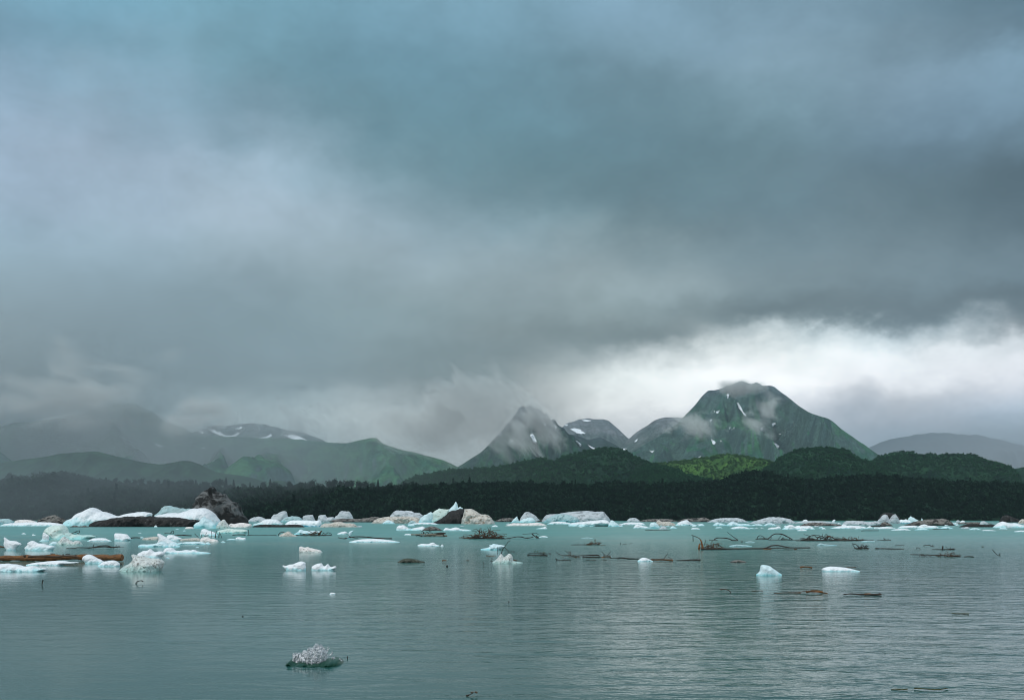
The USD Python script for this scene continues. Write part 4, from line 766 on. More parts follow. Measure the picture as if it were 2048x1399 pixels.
def tube_mesh(P, R, sides=6, seed=0, knots=0.25):
    P = np.asarray(P, float); R = np.asarray(R, float)
    t = np.gradient(P, axis=0); t /= np.linalg.norm(t, axis=1, keepdims=True) + 1e-12
    a = np.cross(t, np.where(np.abs(t[:, 2:]) < 0.9, [0, 0, 1.0], [1.0, 0, 0])); a /= np.linalg.norm(a, axis=1, keepdims=True) + 1e-12
    b = np.cross(t, a)
    ang = np.arange(sides) * 2 * np.pi / sides
    rr = R[:, None] * (1 + knots * 2 * fbm(np.stack(list(np.meshgrid(np.arange(len(P)) * .37 + seed, np.cos(ang) * .8, indexing='ij')) + [np.zeros((len(P), sides))], -1), 3, seed))
    v = P[:, None] + rr[..., None] * (np.cos(ang)[None, :, None] * a[:, None] + np.sin(ang)[None, :, None] * b[:, None])
    N = len(P); V = np.vstack([v.reshape(-1, 3), P[:1], P[-1:]])
    i, j = np.meshgrid(np.arange(N - 1), np.arange(sides), indexing='ij'); j2 = (j + 1) % sides
    q = np.stack([i * sides + j, (i + 1) * sides + j, (i + 1) * sides + j2, i * sides + j2], -1).reshape(-1, 4)
    f = np.vstack([q[:, [0, 1, 2]], q[:, [0, 2, 3]]])
    jj = np.arange(sides); j2 = (jj + 1) % sides
    f = np.vstack([f, np.stack([np.full(sides, N * sides), jj, j2], 1), np.stack([np.full(sides, N * sides + 1), (N - 1) * sides + j2, (N - 1) * sides + jj], 1)])
    return trimesh.Trimesh(V, f[:, ::-1], process=False)

WOOD_N = 0
def stroke(pts, wl, w0, w1, seed, dy=0.0, sides=6, knots=0.45):
    """A limb along photo points PTS, floating where the water shows at row WL; widths in photo px."""
    p = np.array(pts, float)
    D = dist(wl) + dy
    sides = 11 if max(w0, w1) > 8 else sides
    t = np.concatenate([[0], np.cumsum(np.linalg.norm(np.diff(p, axis=0), axis=1))])
    m_ = int(np.clip(t[-1] / 2.0, 5, 40))
    u = np.linspace(0, t[-1], m_)
    q = np.stack([PchipInterpolator(t, p[:, k])(u) if len(p) > 2 else np.interp(u, t, p[:, k]) for k in (0, 1)], 1)
    rng = np.random.default_rng(seed)
    yy = D + (fbm(np.stack([u / max(t[-1], 1) * 2, 0 * u, 0 * u + seed], 1), 2, seed)) * t[-1] / F * D * 0.5
    P = np.stack([px_x(q[:, 0], D), yy, px_z(q[:, 1], D)], 1)
    R = (np.linspace(w0, w1, m_) * 1.02 + 0.22) / 2 / F * D
    return tube_mesh(P, R, sides, seed, knots)

def twigs(x0, x1, ytop, wl, count, seed, w=1.1, up=1.3):
    """A tangle of thin sticks between photo columns x0 and x1, reaching up to row ytop."""
    rng = np.random.default_rng(seed); out = []
    for i in range(count):
        c = rng.random(); env = math.sin(math.pi * min(max(c, .06), .94)) ** .6
        bx = x0 + (x1 - x0) * c; h = (wl - ytop) * env * rng.random() ** .7
        L = (wl - ytop) * (.5 + rng.random()); a = (rng.random() - .5) * 2.6
        z0 = wl - h * rng.random() * .9
        p = [(bx, z0), (bx + math.sin(a) * L * .5 + rng.normal() * .6, z0 - abs(math.cos(a)) * h * .5 * up + rng.normal() * .5), (bx + math.sin(a) * L, z0 - abs(math.cos(a)) * h * .8 * up * rng.random())]
        out.append(stroke(p, wl, w * (.6 + .8 * rng.random()), w * .4, seed * 100 + i, dy=rng.normal() * (x1 - x0) * .15 / F * dist(wl), sides=4))
    return trimesh.util.concatenate(out)

def driftwood(label, wl, strokes, wood='dark', tangles=(), name='driftwood', cat='driftwood', group=None):
    """strokes: (part name, points, start width, end width[, wood]); tangles: (x0, x1, top row, count[, wood])."""
    global WOOD_N
    x0 = np.mean([p[0] for s_ in strokes for p in s_[1]]) if strokes else (tangles[0][0] + tangles[0][1]) / 2
    if len(strokes) + len(tangles) == 1:
        WOOD_N += 1
        if strokes:
            s_ = strokes[0]
            p = obj(name, stroke(s_[1], wl, s_[2], s_[3], WOOD_N), WOOD[s_[4] if len(s_) > 4 else wood], smooth=50)
        else:
            g = tangles[0]; p = obj(name, twigs(g[0], g[1], g[2], wl, g[3], WOOD_N), WOOD[g[4] if len(g) > 4 else wood])
        return tag(p, label, cat, group)
    e = empty(name, label, cat, group)
    for s_ in strokes:
        WOOD_N += 1
        obj(s_[0], stroke(s_[1], wl, s_[2], s_[3], WOOD_N), WOOD[s_[4] if len(s_) > 4 else wood], e, smooth=50)
    for g in tangles:
        WOOD_N += 1
        tag(obj('twigs', twigs(g[0], g[1], g[2], wl, g[3], WOOD_N), WOOD[g[4] if len(g) > 4 else wood], e), None, None, None, 'stuff')
    return e

# @@WOOD@@
W = driftwood
W('long orange brown log afloat at the left edge',1122,[('trunk',[(-40,1117),(20,1116.5),(60,1117),(100,1115),(140,1115),(180,1115.5),(215,1115),(239,1114.5)],10.5,11.5,'rust'),('bark_ridge',[(55,1113),(85,1111.5),(110,1113),(130,1111),(160,1113)],5,3,'brown'),('knot',[(48,1112),(51,1110)],6,3,'brown'),('knot',[(150,1111),(153,1108.5)],4,2,'brown')],name='driftwood_log',cat='log')
W('short orange end of a log at the left edge, by the horned berg',1095,[('trunk',[(-20,1090),(0,1092),(10,1094)],5,2,'rust')],name='driftwood_log',cat='log')
W('black forked branch afloat behind the orange log',1096,[('branch',[(135,1095.3),(152,1095.2),(158,1094),(180,1094.6),(205,1093),(225,1094),(232,1093.5)],1,2.5),('branch',[(170,1095),(187,1093.5),(200,1091),(212,1090.3),(224,1093.5),(236,1092.5)],2,2),('twig',[(186,1094),(188,1088.5)],1.6,1.2),('twig',[(232,1093),(232.5,1089)],1,.8),('twig',[(235,1093.5),(249,1094)],.7,.4)],name='branch',cat='branch')
W('bent looping twig standing behind the greenish berg tail',1068,[('twig',[(140,1067),(146,1066),(152,1063),(156,1061),(160,1060.3),(158,1067)],1,1),('twig',[(151,1063),(157,1067)],1,.8)],name='twig',cat='twig')
W('small floating debris scraps above the orange log',1109,[('twig',[(101,1106.5),(110,1107)],1.6,1),('twig',[(125,1108.5),(128,1108.2)],1.4,1.2),('twig',[(131,1107.8),(140,1107)],1.4,1.2)],name='debris',cat='debris')
W('short dark stick right of the blocky white floe',1076.5,[('twig',[(261,1075.5),(268,1074.5),(281,1075)],2.2,1.5)],name='stick',cat='stick')
W('curled twig with a loop above the cluster of floes',1067,[('twig',[(329,1066),(338,1066),(346,1066.3)],1.2,1),('twig',[(341,1066),(343,1062.5),(346,1060.5),(348.5,1063),(347.5,1066.5)],1,.9)],name='twig',cat='twig')
W('dark stick floating above the log shaped ice',1071,[('twig',[(350,1070.3),(366,1069.3),(374,1069.8),(383,1070.5)],1.4,2)],name='stick',cat='stick')
W('row of upright bare twigs before the white floe',1075,[('twig',[(389,1066.5),(397,1073.5)],1,.8),('twig',[(403,1074),(403.5,1069)],1,.8),('twig',[(409,1071),(417,1070)],2.5,1.5),('twig',[(422.5,1075),(423,1061)],.9,.7),('twig',[(430,1074.5),(431,1067),(433.5,1061)],1.4,.9),('twig',[(438,1075),(440,1063)],1.2,.8),('twig',[(443,1075),(441,1066)],.9,.7),('twig',[(411,1068),(414,1064)],.8,.6)],name='twig_cluster',cat='twigs')
W('low branch with one upright twig right of the jam',1070,[('branch',[(465,1069.6),(478,1068.5),(492,1069)],1.4,1.8),('twig',[(497,1058.5),(497.6,1068.8)],.9,.9),('branch',[(494,1069.3),(510,1069.5),(555,1069.5)],1,1)],name='branch',cat='branch')
W('brown root tangle with a dark upright tuft, in front of the pale floe',1071,[('branch',[(556,1069.8),(560,1064.5),(566,1063.3),(571,1067)],1.4,1),('branch',[(592,1069.5),(612,1069.3),(636,1069.5),(662,1069.5)],1.6,1.6),('branch',[(600,1066),(610,1067.5),(622,1069)],1.2,1),('stump',[(637,1069),(641,1064),(644,1061)],5,2.5,'brown'),('root',[(645,1064.3),(652,1067),(655,1064.3),(660,1065.3),(664,1069.5)],1.2,1)],tangles=[(612,648,1060,26,'brown')],name='root_tangle',cat='driftwood')
W('dark branch lying behind the lens shaped floe',1077.5,[('branch',[(676,1074),(684,1076),(692,1076.4)],1.2,1),('branch',[(688,1076.3),(700,1073.5),(720,1072.5),(740,1073.5),(755,1075.5),(783,1076.4)],2,2),('branch',[(697,1070),(703,1073.5),(716,1075.5)],1,1)],name='branch',cat='branch')
W('two grey logs with sprigs, above the humped floe',1072.5,[('trunk',[(822,1068.4),(850,1068.4),(888,1067.6)],2.4,2.6,'pale'),('trunk',[(848,1071.5),(870,1070.3),(894,1071.2)],2.4,3.2,'pale'),('branch',[(868,1067),(885,1065.5),(891,1066)],2.4,2.8,'dark')],tangles=[(823,892,1061.5,26,'dark')],name='driftwood_logs',cat='driftwood')
W('brown root wad piled high, above the stepped blue floe',1077,[('trunk',[(940,1076),(960,1075.5),(1000,1075.8),(1012,1076.3)],2,1.5)],tangles=[(939,1004,1058,110,'brown'),(939,1010,1066,60,'dark')],name='root_wad',cat='driftwood')
W('small bent twig left of the brown root wad',1076.5,[('twig',[(926,1070.5),(929,1076)],.9,.7)],name='twig',cat='twig')
W('wavy black branch ending in two crossed sticks',1076.5,[('branch',[(1011,1076.5),(1024,1074.5),(1035,1072.6),(1043,1073),(1052,1075.3),(1060,1074.6),(1067,1072.5)],1.6,1.8),('branch',[(1064,1066.8),(1069,1071),(1075,1075.5)],2,2),('branch',[(1072,1070.5),(1078,1075.5)],1.6,2),('twig',[(1045,1067.8),(1056,1066.6),(1065,1066),(1071,1065.4),(1077,1068)],.9,.8)],name='branch',cat='branch')
W('bare twigs growing up from the twin peaked ice',1122,[('branch',[(1003,1108),(1004,1101),(1008,1094),(1013,1088),(1016,1083),(1021,1080.2)],1.6,.7),('twig',[(1010,1094),(1014,1099),(1018.5,1104.5)],.9,.9),('twig',[(994.5,1092.5),(994.6,1109)],.7,.7),('twig',[(1019,1105),(1023,1101.5),(1030,1102.5)],.8,.5),('twig',[(1020,1105.5),(1027,1103.5),(1034,1107)],.7,.5)],name='twig_cluster',cat='twigs')
W('dark rounded lump resting on the right foot of the twin peaked ice',1123,[('trunk',[(1024,1120.6),(1029,1119.4),(1035,1121)],4,1.5,'brown')],name='driftwood_scrap',cat='driftwood')
W('short dark forked scrap left of the twin peaked ice',1124,[('twig',[(981,1122),(990,1122.5)],1.4,1.4),('twig',[(982,1122),(983.5,1115.5),(986,1119)],.8,.6)],name='twig',cat='twig')
W('thin reddish stick left of the twin peaked ice',1111.3,[('twig',[(972,1110.5),(992,1110.6)],1.4,.8,'rust')],name='stick',cat='stick')
W('orange leaf scrap right of the mossy lump',1121,[('twig',[(884,1120.2),(888,1119.6),(893,1120.3)],1.8,1,'rust')],name='leaf',cat='leaf')
W('small brown scrap between orange leaf and black hook',1120.3,[('twig',[(933,1119.7),(938,1119.6)],1.2,.8,'brown')],name='leaf',cat='leaf')
W('round black knob floating right of the white pair',1133,[('trunk',[(893,1131.2),(896,1131.2)],3.4,3.4)],name='driftwood_scrap',cat='driftwood')
W('black hook shaped stick upright in the water',1130.5,[('twig',[(965.5,1123.5),(968,1125.5),(967.5,1130.5)],1.6,1.4)],name='stick',cat='stick')
W('floating sapling with a bushy right end, in mid water',1089.5,[('trunk',[(1142,1088.6),(1160,1088.4),(1199,1088.4)],.9,1.6),('twig',[(1156,1088),(1157,1085.5)],.8,.6),('twig',[(1169,1088),(1170,1085.5)],.8,.6)],tangles=[(1175,1202,1081,34,'brown')],name='sapling',cat='driftwood')
W('sparse upright twigs right of the floating sapling',1089,[('twig',[(1241,1084),(1241.2,1088.8)],.8,.7),('twig',[(1245,1088.6),(1248,1087.3),(1254,1088)],.8,.7),('twig',[(1259,1087),(1265,1084.8)],.8,.6)],name='twig_cluster',cat='twigs')
W('frame of two sticks with leafy sprigs',1111,[('branch',[(1055,1109.2),(1057,1106.3),(1075,1106.2),(1092,1106.6)],1.4,1.4),('branch',[(1055,1109.7),(1075,1110),(1094,1110)],1.6,1.6),('twig',[(1100,1104.8),(1100.4,1109.5)],1,1),('twig',[(1092,1106.6),(1102,1106.4)],.9,.8),('twig',[(1080,1103),(1085,1107),(1092,1109)],.8,.7),('sprig',[(1068,1102.5),(1071,1102)],1.8,1.4,'leaf'),('sprig',[(1074,1102),(1077,1102.8)],2,1.4,'leaf'),('sprig',[(1086,1104.5),(1090,1104)],2.2,1.6,'leaf')],tangles=[(1080,1096,1105,14,'dark')],name='driftwood',cat='driftwood')
W('long thin branch with yellowish bark and raised twigs',1114,[('branch',[(1124,1110),(1145,1110.3),(1170,1109.6),(1199,1109.8)],1.2,2.2),('branch',[(1165,1112.8),(1180,1113),(1201,1113)],2,2.4),('twig',[(1112,1103),(1117,1107),(1124,1109.6)],.9,.8),('twig',[(1130,1100),(1136,1105),(1142,1109.5)],.7,.7),('branch',[(1203,1113.5),(1214,1112.8),(1222,1113)],1.8,1.6,'rust'),('twig',[(1203,1102),(1207,1106),(1210,1110)],.9,.8),('twig',[(1214,1110.5),(1219,1105),(1222,1101.5)],.9,.6),('branch',[(1206,1110.4),(1221,1110.6)],1.6,1.6)],tangles=[(1126,1160,1105.5,16,'brown')],name='branch',cat='branch')
W('dark branch with a bent leg, left of the white lump',1117.5,[('branch',[(1220,1115.4),(1240,1114.8),(1256,1116),(1277,1117)],1.2,3),('branch',[(1239,1114),(1236,1117),(1234,1120)],1.4,1.2),('branch',[(1246,1114),(1254,1116),(1266,1119)],1.6,1.6)],name='branch',cat='branch')
W('thin forked stick with a swelling, below the long thin branch',1120.5,[('twig',[(1110.5,1116),(1115,1118.6),(1130,1119.3),(1142,1119.8)],1.4,1),('twig',[(1112,1120),(1116,1118.7)],1.2,1),('twig',[(1128,1118.6),(1136,1119)],1.8,1.4)],name='stick',cat='stick')
W('low dark stick between the forked stick and the bent leg branch',1120.8,[('twig',[(1172,1120.2),(1182,1119.4),(1192,1120)],1,1.2),('twig',[(1207,1120),(1214,1119.8)],1.2,1)],name='stick',cat='stick')
W('orange driftwood with an upright stick',1121.5,[('trunk',[(1295,1120),(1310,1119.4),(1330,1119),(1345,1119.6)],1.6,3,'rust'),('bark_ridge',[(1302,1118),(1315,1117.6),(1328,1117.8)],2.2,1.6,'brown'),('twig',[(1328,1117),(1332,1111),(1335.5,1105.8)],1.2,.9),('twig',[(1337,1113.5),(1343,1116.5),(1346,1119.5)],.8,.7)],name='driftwood_log',cat='log')
W('dark tapering stick right of the orange driftwood',1120.5,[('trunk',[(1353,1119.6),(1370,1119.4),(1385,1118.6),(1399,1118.6)],.9,3.2)],name='stick',cat='stick')
W('long driftwood trunk with upright root stump and curved arms',1098,[('trunk',[(1398,1096.6),(1450,1096.3),(1500,1096.3),(1524,1096.2),(1532,1094),(1540,1090.3),(1550,1089.3),(1562,1091.5),(1580,1094.2),(1600,1094.4),(1617,1094.2)],3.2,2),('trunk',[(1530,1097),(1560,1095),(1600,1095.3)],1.6,1.6),('root_stump',[(1398,1097),(1398,1090),(1401,1086.5)],4,2.5,'rust'),('root_stump',[(1405,1097),(1404,1089),(1402.5,1083),(1401,1079)],4.5,2.2,'rust'),('branch',[(1402,1081),(1400,1077),(1396,1074),(1389,1071.3),(1382.5,1069)],1.8,1,'brown'),('twig',[(1386,1071),(1386.5,1076),(1386.4,1082.5)],1.2,1),('twig',[(1408,1090),(1410,1084),(1411,1079)],1,.7),('root',[(1421,1093),(1424,1088.5),(1430,1087.2),(1436,1088.5),(1446,1094.5)],1,1),('root',[(1433,1087),(1440,1091),(1445,1094.5)],.9,.9),('bark_patch',[(1470,1096),(1478,1096.4)],2.6,2,'rust'),('bark_patch',[(1527,1098),(1542,1097)],1.8,2.2,'rust')],tangles=[(1406,1444,1085,40,'brown')],name='driftwood',cat='driftwood')
W('brown stub afloat below the right end of the long trunk',1099,[('twig',[(1568,1098.2),(1588,1098)],.9,.8),('trunk',[(1588,1097.8),(1594,1097.4)],2.2,1.8,'brown')],name='stick',cat='stick')
W('arched branch with one long slanting twig, behind the long trunk',1081,[('branch',[(1429,1079.5),(1432,1076.5),(1438,1074.8),(1452,1075.5),(1460,1077.3),(1466,1080),(1476,1080.3)],1.6,2),('twig',[(1475,1080),(1468,1073.5),(1461,1068),(1455,1063.5)],1.2,.7),('twig',[(1418,1079.3),(1436,1079.3)],1.2,1),('twig',[(1475.5,1080.3),(1475.5,1077.5)],1.2,1)],name='branch',cat='branch')
W('black dot of wood beside the arched branch',1084,[('twig',[(1482,1082.6),(1486,1082.4)],2,1.4)],name='driftwood_scrap',cat='driftwood')
W('low looped branch left of the high arch',1078.5,[('branch',[(1511,1077.6),(1525,1076.6),(1536,1077)],1.4,2.6),('twig',[(1514,1076.5),(1517,1072),(1521,1070.3),(1525,1071.5),(1528,1075.5)],1,1)],name='branch',cat='branch')
W('high arched branch standing in the water',1079.5,[('branch',[(1536,1077.5),(1540,1074),(1545,1069),(1552,1066.7),(1560,1067),(1568,1069),(1576,1073.3),(1584,1078.4)],2,2),('branch',[(1536,1078.6),(1560,1078.8),(1600,1079)],1,1),('twig',[(1556,1078),(1560,1073),(1563,1069.3)],.9,.8),('twig',[(1562,1078),(1566,1074.5)],1.4,.9),('twig',[(1541,1078),(1543,1073)],.9,.8)],tangles=[(1562,1582,1074,12,'dark')],name='branch',cat='branch')
W('long low raft of brush and branches, longest in the water at the right',1081,[('trunk',[(1602,1079.6),(1640,1079.8),(1690,1079.7),(1728,1079)],2.6,2.2),('branch',[(1727,1079),(1748,1079.3)],1.4,1),('branch',[(1615,1075.5),(1620,1072),(1625,1069.8),(1633,1069),(1641,1070.6),(1648,1073.5),(1652,1076)],1.2,1.2),('branch',[(1608,1068),(1616,1070),(1622,1073)],.8,.8),('stump',[(1651,1073.5),(1656,1071.6),(1662,1073)],2.6,2.8,'brown'),('twig',[(1696,1078),(1698,1073.5),(1701,1072)],1,.7),('twig',[(1716,1077),(1718,1071.5)],.6,.5)],tangles=[(1601,1690,1070.5,110,'dark'),(1660,1730,1074,50,'brown')],name='brush_raft',cat='driftwood')
W('thin branch with a small antler of twigs right of the brush raft',1080.5,[('branch',[(1752,1079.4),(1768,1079.3),(1782,1079.5)],.8,1.4),('twig',[(1767,1075.5),(1770,1078),(1774,1079)],1.2,1),('twig',[(1775,1079),(1777,1076.5)],1.2,.8)],name='branch',cat='branch')
W('bird headed root ball with a bent stick',1097.5,[('twig',[(1705,1086.5),(1710,1087.5),(1716,1092.5),(1720,1095.5)],1.2,1.4),('twig',[(1705.5,1088),(1707,1091),(1709.5,1096)],.9,.7),('trunk',[(1716,1096.3),(1727,1095.2),(1738,1096.5)],2,1.4)],tangles=[(1714,1738,1089.5,34,'dark')],name='root_ball',cat='driftwood')
W('straight floating pole right of the root ball',1098,[('trunk',[(1752,1096.2),(1780,1096.6),(1812,1097.3)],2.2,1.1)],name='pole',cat='driftwood')
W('thin bowed twig above the straight pole',1091.5,[('twig',[(1790,1090.3),(1799,1089.2),(1808,1090.4)],.9,.7)],name='twig',cat='twig')
W('bowed twig with an upturned tip, above the short post',1093,[('twig',[(1848,1091),(1856,1089.3),(1864,1091.6),(1868,1092.4)],1.4,1),('twig',[(1865,1092),(1866,1088.3)],1.1,.8)],name='twig',cat='twig')
W('low branch with a short upright post',1099,[('branch',[(1860,1097.6),(1880,1097.8),(1912,1097.8)],1,1.8),('post',[(1885,1099),(1885.5,1091.2)],2.4,2.2)],tangles=[(1888,1906,1093.5,14,'dark')],name='branch',cat='branch')
W('small hoop of twig left of the short post branch',1098.5,[('twig',[(1832,1097),(1835,1094.3),(1838,1094.6),(1840,1097.8)],.8,.7)],name='twig',cat='twig')
W('dark bramble raft, lowest of the right hand brush',1112.5,[('trunk',[(1825,1108.6),(1840,1108.6),(1855,1110.2),(1870,1109.4),(1895,1110.4),(1916,1111.6)],1,2.2),('twig',[(1900,1109.5),(1903,1105.3),(1908,1105),(1911,1108.5)],.8,.7),('twig',[(1920,1107.5),(1920.4,1112.3)],1,.9)],tangles=[(1838,1862,1106.5,14,'dark'),(1874,1916,1104.5,44,'brown')],name='brush_raft',cat='driftwood')
W('dark stick right of the bramble raft',1113.8,[('twig',[(1929,1112.8),(1938,1112),(1947,1113)],1.4,1.6)],name='stick',cat='stick')
W('v shaped twig standing in the water near the right edge',1111,[('twig',[(1986,1098),(1989,1103.5),(1995,1109.3)],1,1.2),('twig',[(1995,1109),(2000,1108.5),(2000,1105)],1.4,1.2),('twig',[(1999,1107.5),(2000.5,1110.5)],2,1.4)],name='twig',cat='twig')
W('black speck of wood between the post branch and the v twig',1094,[('twig',[(1964,1092.6),(1967,1092.6)],1.8,1.8)],name='driftwood_scrap',cat='driftwood')
W('brown bark piece left of the sloping white floe',1135.5,[('trunk',[(1600,1133.6),(1610,1132.8),(1623,1134)],2.8,2.4,'rust')],name='bark_piece',cat='bark')
W('thin brown bark strip behind the sloping white floe',1135,[('trunk',[(1694,1134),(1704,1133.6),(1713,1134)],1.2,1.4,'brown')],name='bark_piece',cat='bark')
W('dark chip lying at the right tip of the sloping white floe',1141,[('twig',[(1712,1138.8),(1719,1139.6)],2,1.6)],name='driftwood_scrap',cat='driftwood')
W('small crooked stick, leftmost of the nearest drift row',1184.5,[('twig',[(1440,1177.6),(1449,1177.5),(1455,1178.6),(1462,1183.6)],1.8,1.4,'brown'),('twig',[(1441,1177.6),(1443,1180)],1.2,.9,'brown')],name='stick',cat='stick')
W('short flat stick right of the crooked stick',1182,[('twig',[(1504,1181),(1516,1180.6),(1526,1181)],1,1.4,'brown')],name='stick',cat='stick')
W('twig with a rust red leaf mass at its right end',1186.5,[('branch',[(1545,1184.6),(1562,1184.4),(1580,1184.6),(1600,1184.6)],1.2,2,'brown'),('twig',[(1596,1184),(1606,1182),(1614,1180.5)],1.2,1,'brown'),('leaf_mass',[(1611,1182.5),(1622,1182),(1634,1182.6),(1646,1184.6),(1658,1186)],4,1.4,'rust'),('leaf_mass',[(1622,1181.5),(1636,1181.6),(1646,1183)],5,2.4,'rust')],name='leafy_branch',cat='branch')
W('dark floating stick with a rusty patch, rightmost of the nearest drift row',1189.5,[('trunk',[(1684,1187),(1700,1186.6),(1715,1187.6),(1740,1188),(1760,1187)],1.6,4),('bark_patch',[(1728,1187),(1740,1187)],3.8,3.4,'rust'),('twig',[(1756,1187),(1760.5,1184.6)],1.6,1.2)],name='stick',cat='stick')
W('yellowish leaf scrap alone at the right below the drift row',1227.5,[('twig',[(1905,1226),(1920,1226.3),(1936,1226)],1.2,2.2,'leaf')],name='leaf',cat='leaf')
W('thin sunken yellowish stick at the bottom right',1379,[('twig',[(1783,1378),(1800,1377.4),(1815,1377)],1.6,2.4,'leaf'),('twig',[(1832,1376.8),(1860,1376.4),(1900,1376.6)],2.4,1.6,'leaf')],name='stick',cat='stick')
W('dark leafy twig at the bottom edge, left of centre',1391,[('twig',[(932,1389.6),(939,1387.6),(946,1384.2)],2,1.4),('leaf',[(934,1390.5),(939,1388.6)],3,1.6,'brown'),('leaf',[(942,1383.4),(948,1382.6)],2.6,1.6,'brown'),('leaf',[(950,1382.4),(955,1384)],2.4,3.2,'brown')],name='leafy_twig',cat='twig')
W('short upright stick in the water below the left edge floe',1169,[('twig',[(85.5,1159),(87,1158.6),(85,1164),(84.5,1169)],2,1.4)],name='stick',cat='stick')
W('small bowed twig below the speckled grey berg',1166.5,[('twig',[(271,1165.3),(274,1164.8)],2,1.8),('twig',[(274,1163),(278,1160.8),(283,1160.4),(286,1162)],1.8,1.6)],name='twig',cat='twig')
W('thin black sticks lying on the left edge floe',1140,[('twig',[(70,1134.5),(75,1136.5),(80,1139)],1.2,1.4),('twig',[(62,1141),(66,1141.6),(70,1141.4)],2,1.2)],name='twig',cat='twig')
W('dark stone between the white log end ice and the speckled berg',1129,[('twig',[(240,1127.6),(244,1127.4)],2.4,2)],name='driftwood_scrap',cat='driftwood')
W('black floating scrap left of the bottom silver water',1203.5,[('twig',[(1016,1202.4),(1019,1202.4)],1.6,1.4)],name='driftwood_scrap',cat='driftwood')
W('tiny black scrap in the calm water at the lower left',1232,[('twig',[(484,1231),(487,1231)],1.8,1.6)],name='driftwood_scrap',cat='driftwood')
W('tiny upright stick right of the clear glassy ice',1316,[('twig',[(695,1311),(695,1316)],1.6,1.4)],name='stick',cat='stick')
W('dark twig line floating at the foot of the white tongue of ice',1060,[('twig',[(1290,1059.5),(1310,1059.2),(1340,1059.8)],1,.8)],name='twig',cat='twig')
W('thin dark twig before the long thin white floe at the right',1062.5,[('twig',[(1720,1060.8),(1735,1060.4),(1757,1060.4)],1,1)],name='twig',cat='twig')
W('dark twig line below the white humped floe at the right',1058.8,[('twig',[(1865,1058),(1880,1057.6),(1897,1058)],1.2,1)],name='twig',cat='twig')
clear_ice()
# @@WOODEND@@

# ------------------------------------------------------------------ trees and shrubs
def leaf_cloud(rx, rz, n_, size, seed, zc, shape='round'):
    rng = np.random.default_rng(seed)
    d = rng.normal(size=(n_, 3)); d /= np.linalg.norm(d, axis=1, keepdims=True)
    r = rng.random(n_) ** .45
    c = d * r[:, None] * [rx, rx, rz] + [0, 0, zc]
    lob = rng.normal(size=(7, 3)) * [rx * .5, rx * .5, rz * .45] + [0, 0, zc]
    pick = rng.integers(0, 7, n_)
    c = .45 * c + .55 * (lob[pick] + d * r[:, None] * rx * .6)
    if shape == 'spire':
        h = rng.random(n_) ** .8; w_ = (1 - h) * rx * (.55 + .45 * np.sin(h * 40) ** 2); a = rng.random(n_) * 6.283
        c = np.stack([np.cos(a) * w_ * rng.random(n_) ** .4, np.sin(a) * w_ * rng.random(n_) ** .4, zc - rz + 2 * rz * h], 1)
    A = rng.normal(size=(n_, 3)); A /= np.linalg.norm(A, axis=1, keepdims=True)
    B = np.cross(A, rng.normal(size=(n_, 3))); B /= np.linalg.norm(B, axis=1, keepdims=True)
    sz = size * (.6 + .8 * rng.random(n_))[:, None]
    V = np.stack([c - A * sz, c + A * sz * .6 + B * sz * .7, c + A * sz * .3 - B * sz * .8], 1).reshape(-1, 3)
    V[:, 2] = np.maximum(V[:, 2], 0.05)
    return V, np.arange(3 * n_).reshape(-1, 3)

def foliage_material(name, a, b):
    n = {'o': ('object_info', {}), 'g': ('geometry', {}), 'n': ('noise_texture', {'scale': 0.5, 'detail': 3.0}),
         'ad': ('math', {'math_type': 'multiply_add', 'value2': 0.45}), 'r': ('rgb_ramp', {'ramp': [(0.35, a), (0.95, b)]}),
         'd': ('principled_bsdf', {'roughness': 0.8, 'specular_ior_level': 0.15}), 't': ('translucent_bsdf', {}), 'm': ('mix_closure', {'fac': 0.25})}
    return mat(name, n, [('g.position', 'n.vector'), ('o.random', 'ad.value1'), ('n.fac', 'ad.value3'), ('ad.value', 'r.fac'), ('r.color', 'd.base_color'), ('r.color', 't.color'), ('d.BSDF', 'm.closure1'), ('t.BSDF', 'm.closure2')], surface='m.closure')
FOL = foliage_material('alder_foliage', (0.0012, 0.009, 0.008), (0.007, 0.028, 0.014))
FOL_HILL = foliage_material('hill_foliage', (0.004, 0.026, 0.016), (0.018, 0.078, 0.030))
FOL_LIT = foliage_material('meadow_foliage', (0.010, 0.042, 0.014), (0.050, 0.125, 0.024))  # sunlight on the slope painted in as a brighter leaf colour
FOL_TREE = foliage_material('tree_foliage', (0.003, 0.014, 0.011), (0.009, 0.026, 0.016))
BARK = mat('grey_bark', {'p': ('principled_bsdf', {'base_color': (0.05, 0.045, 0.04), 'roughness': 0.9})}, [], surface='p.BSDF')

def sample_hill(path, x, v):
    X, Y, Z = HILLS[path]
    xi = np.interp(x, X[0], np.arange(X.shape[1])); vi = v * (X.shape[0] - 1)
    i0 = np.clip(np.floor(xi).astype(int), 0, X.shape[1] - 2); j0 = np.clip(np.floor(vi).astype(int), 0, X.shape[0] - 2)
    fx, fy = xi - i0, vi - j0
    g = lambda M: (M[j0, i0] * (1 - fx) + M[j0, i0 + 1] * fx) * (1 - fy) + (M[j0 + 1, i0] * (1 - fx) + M[j0 + 1, i0 + 1] * fx) * fy
    return g(X), g(Y), g(Z)

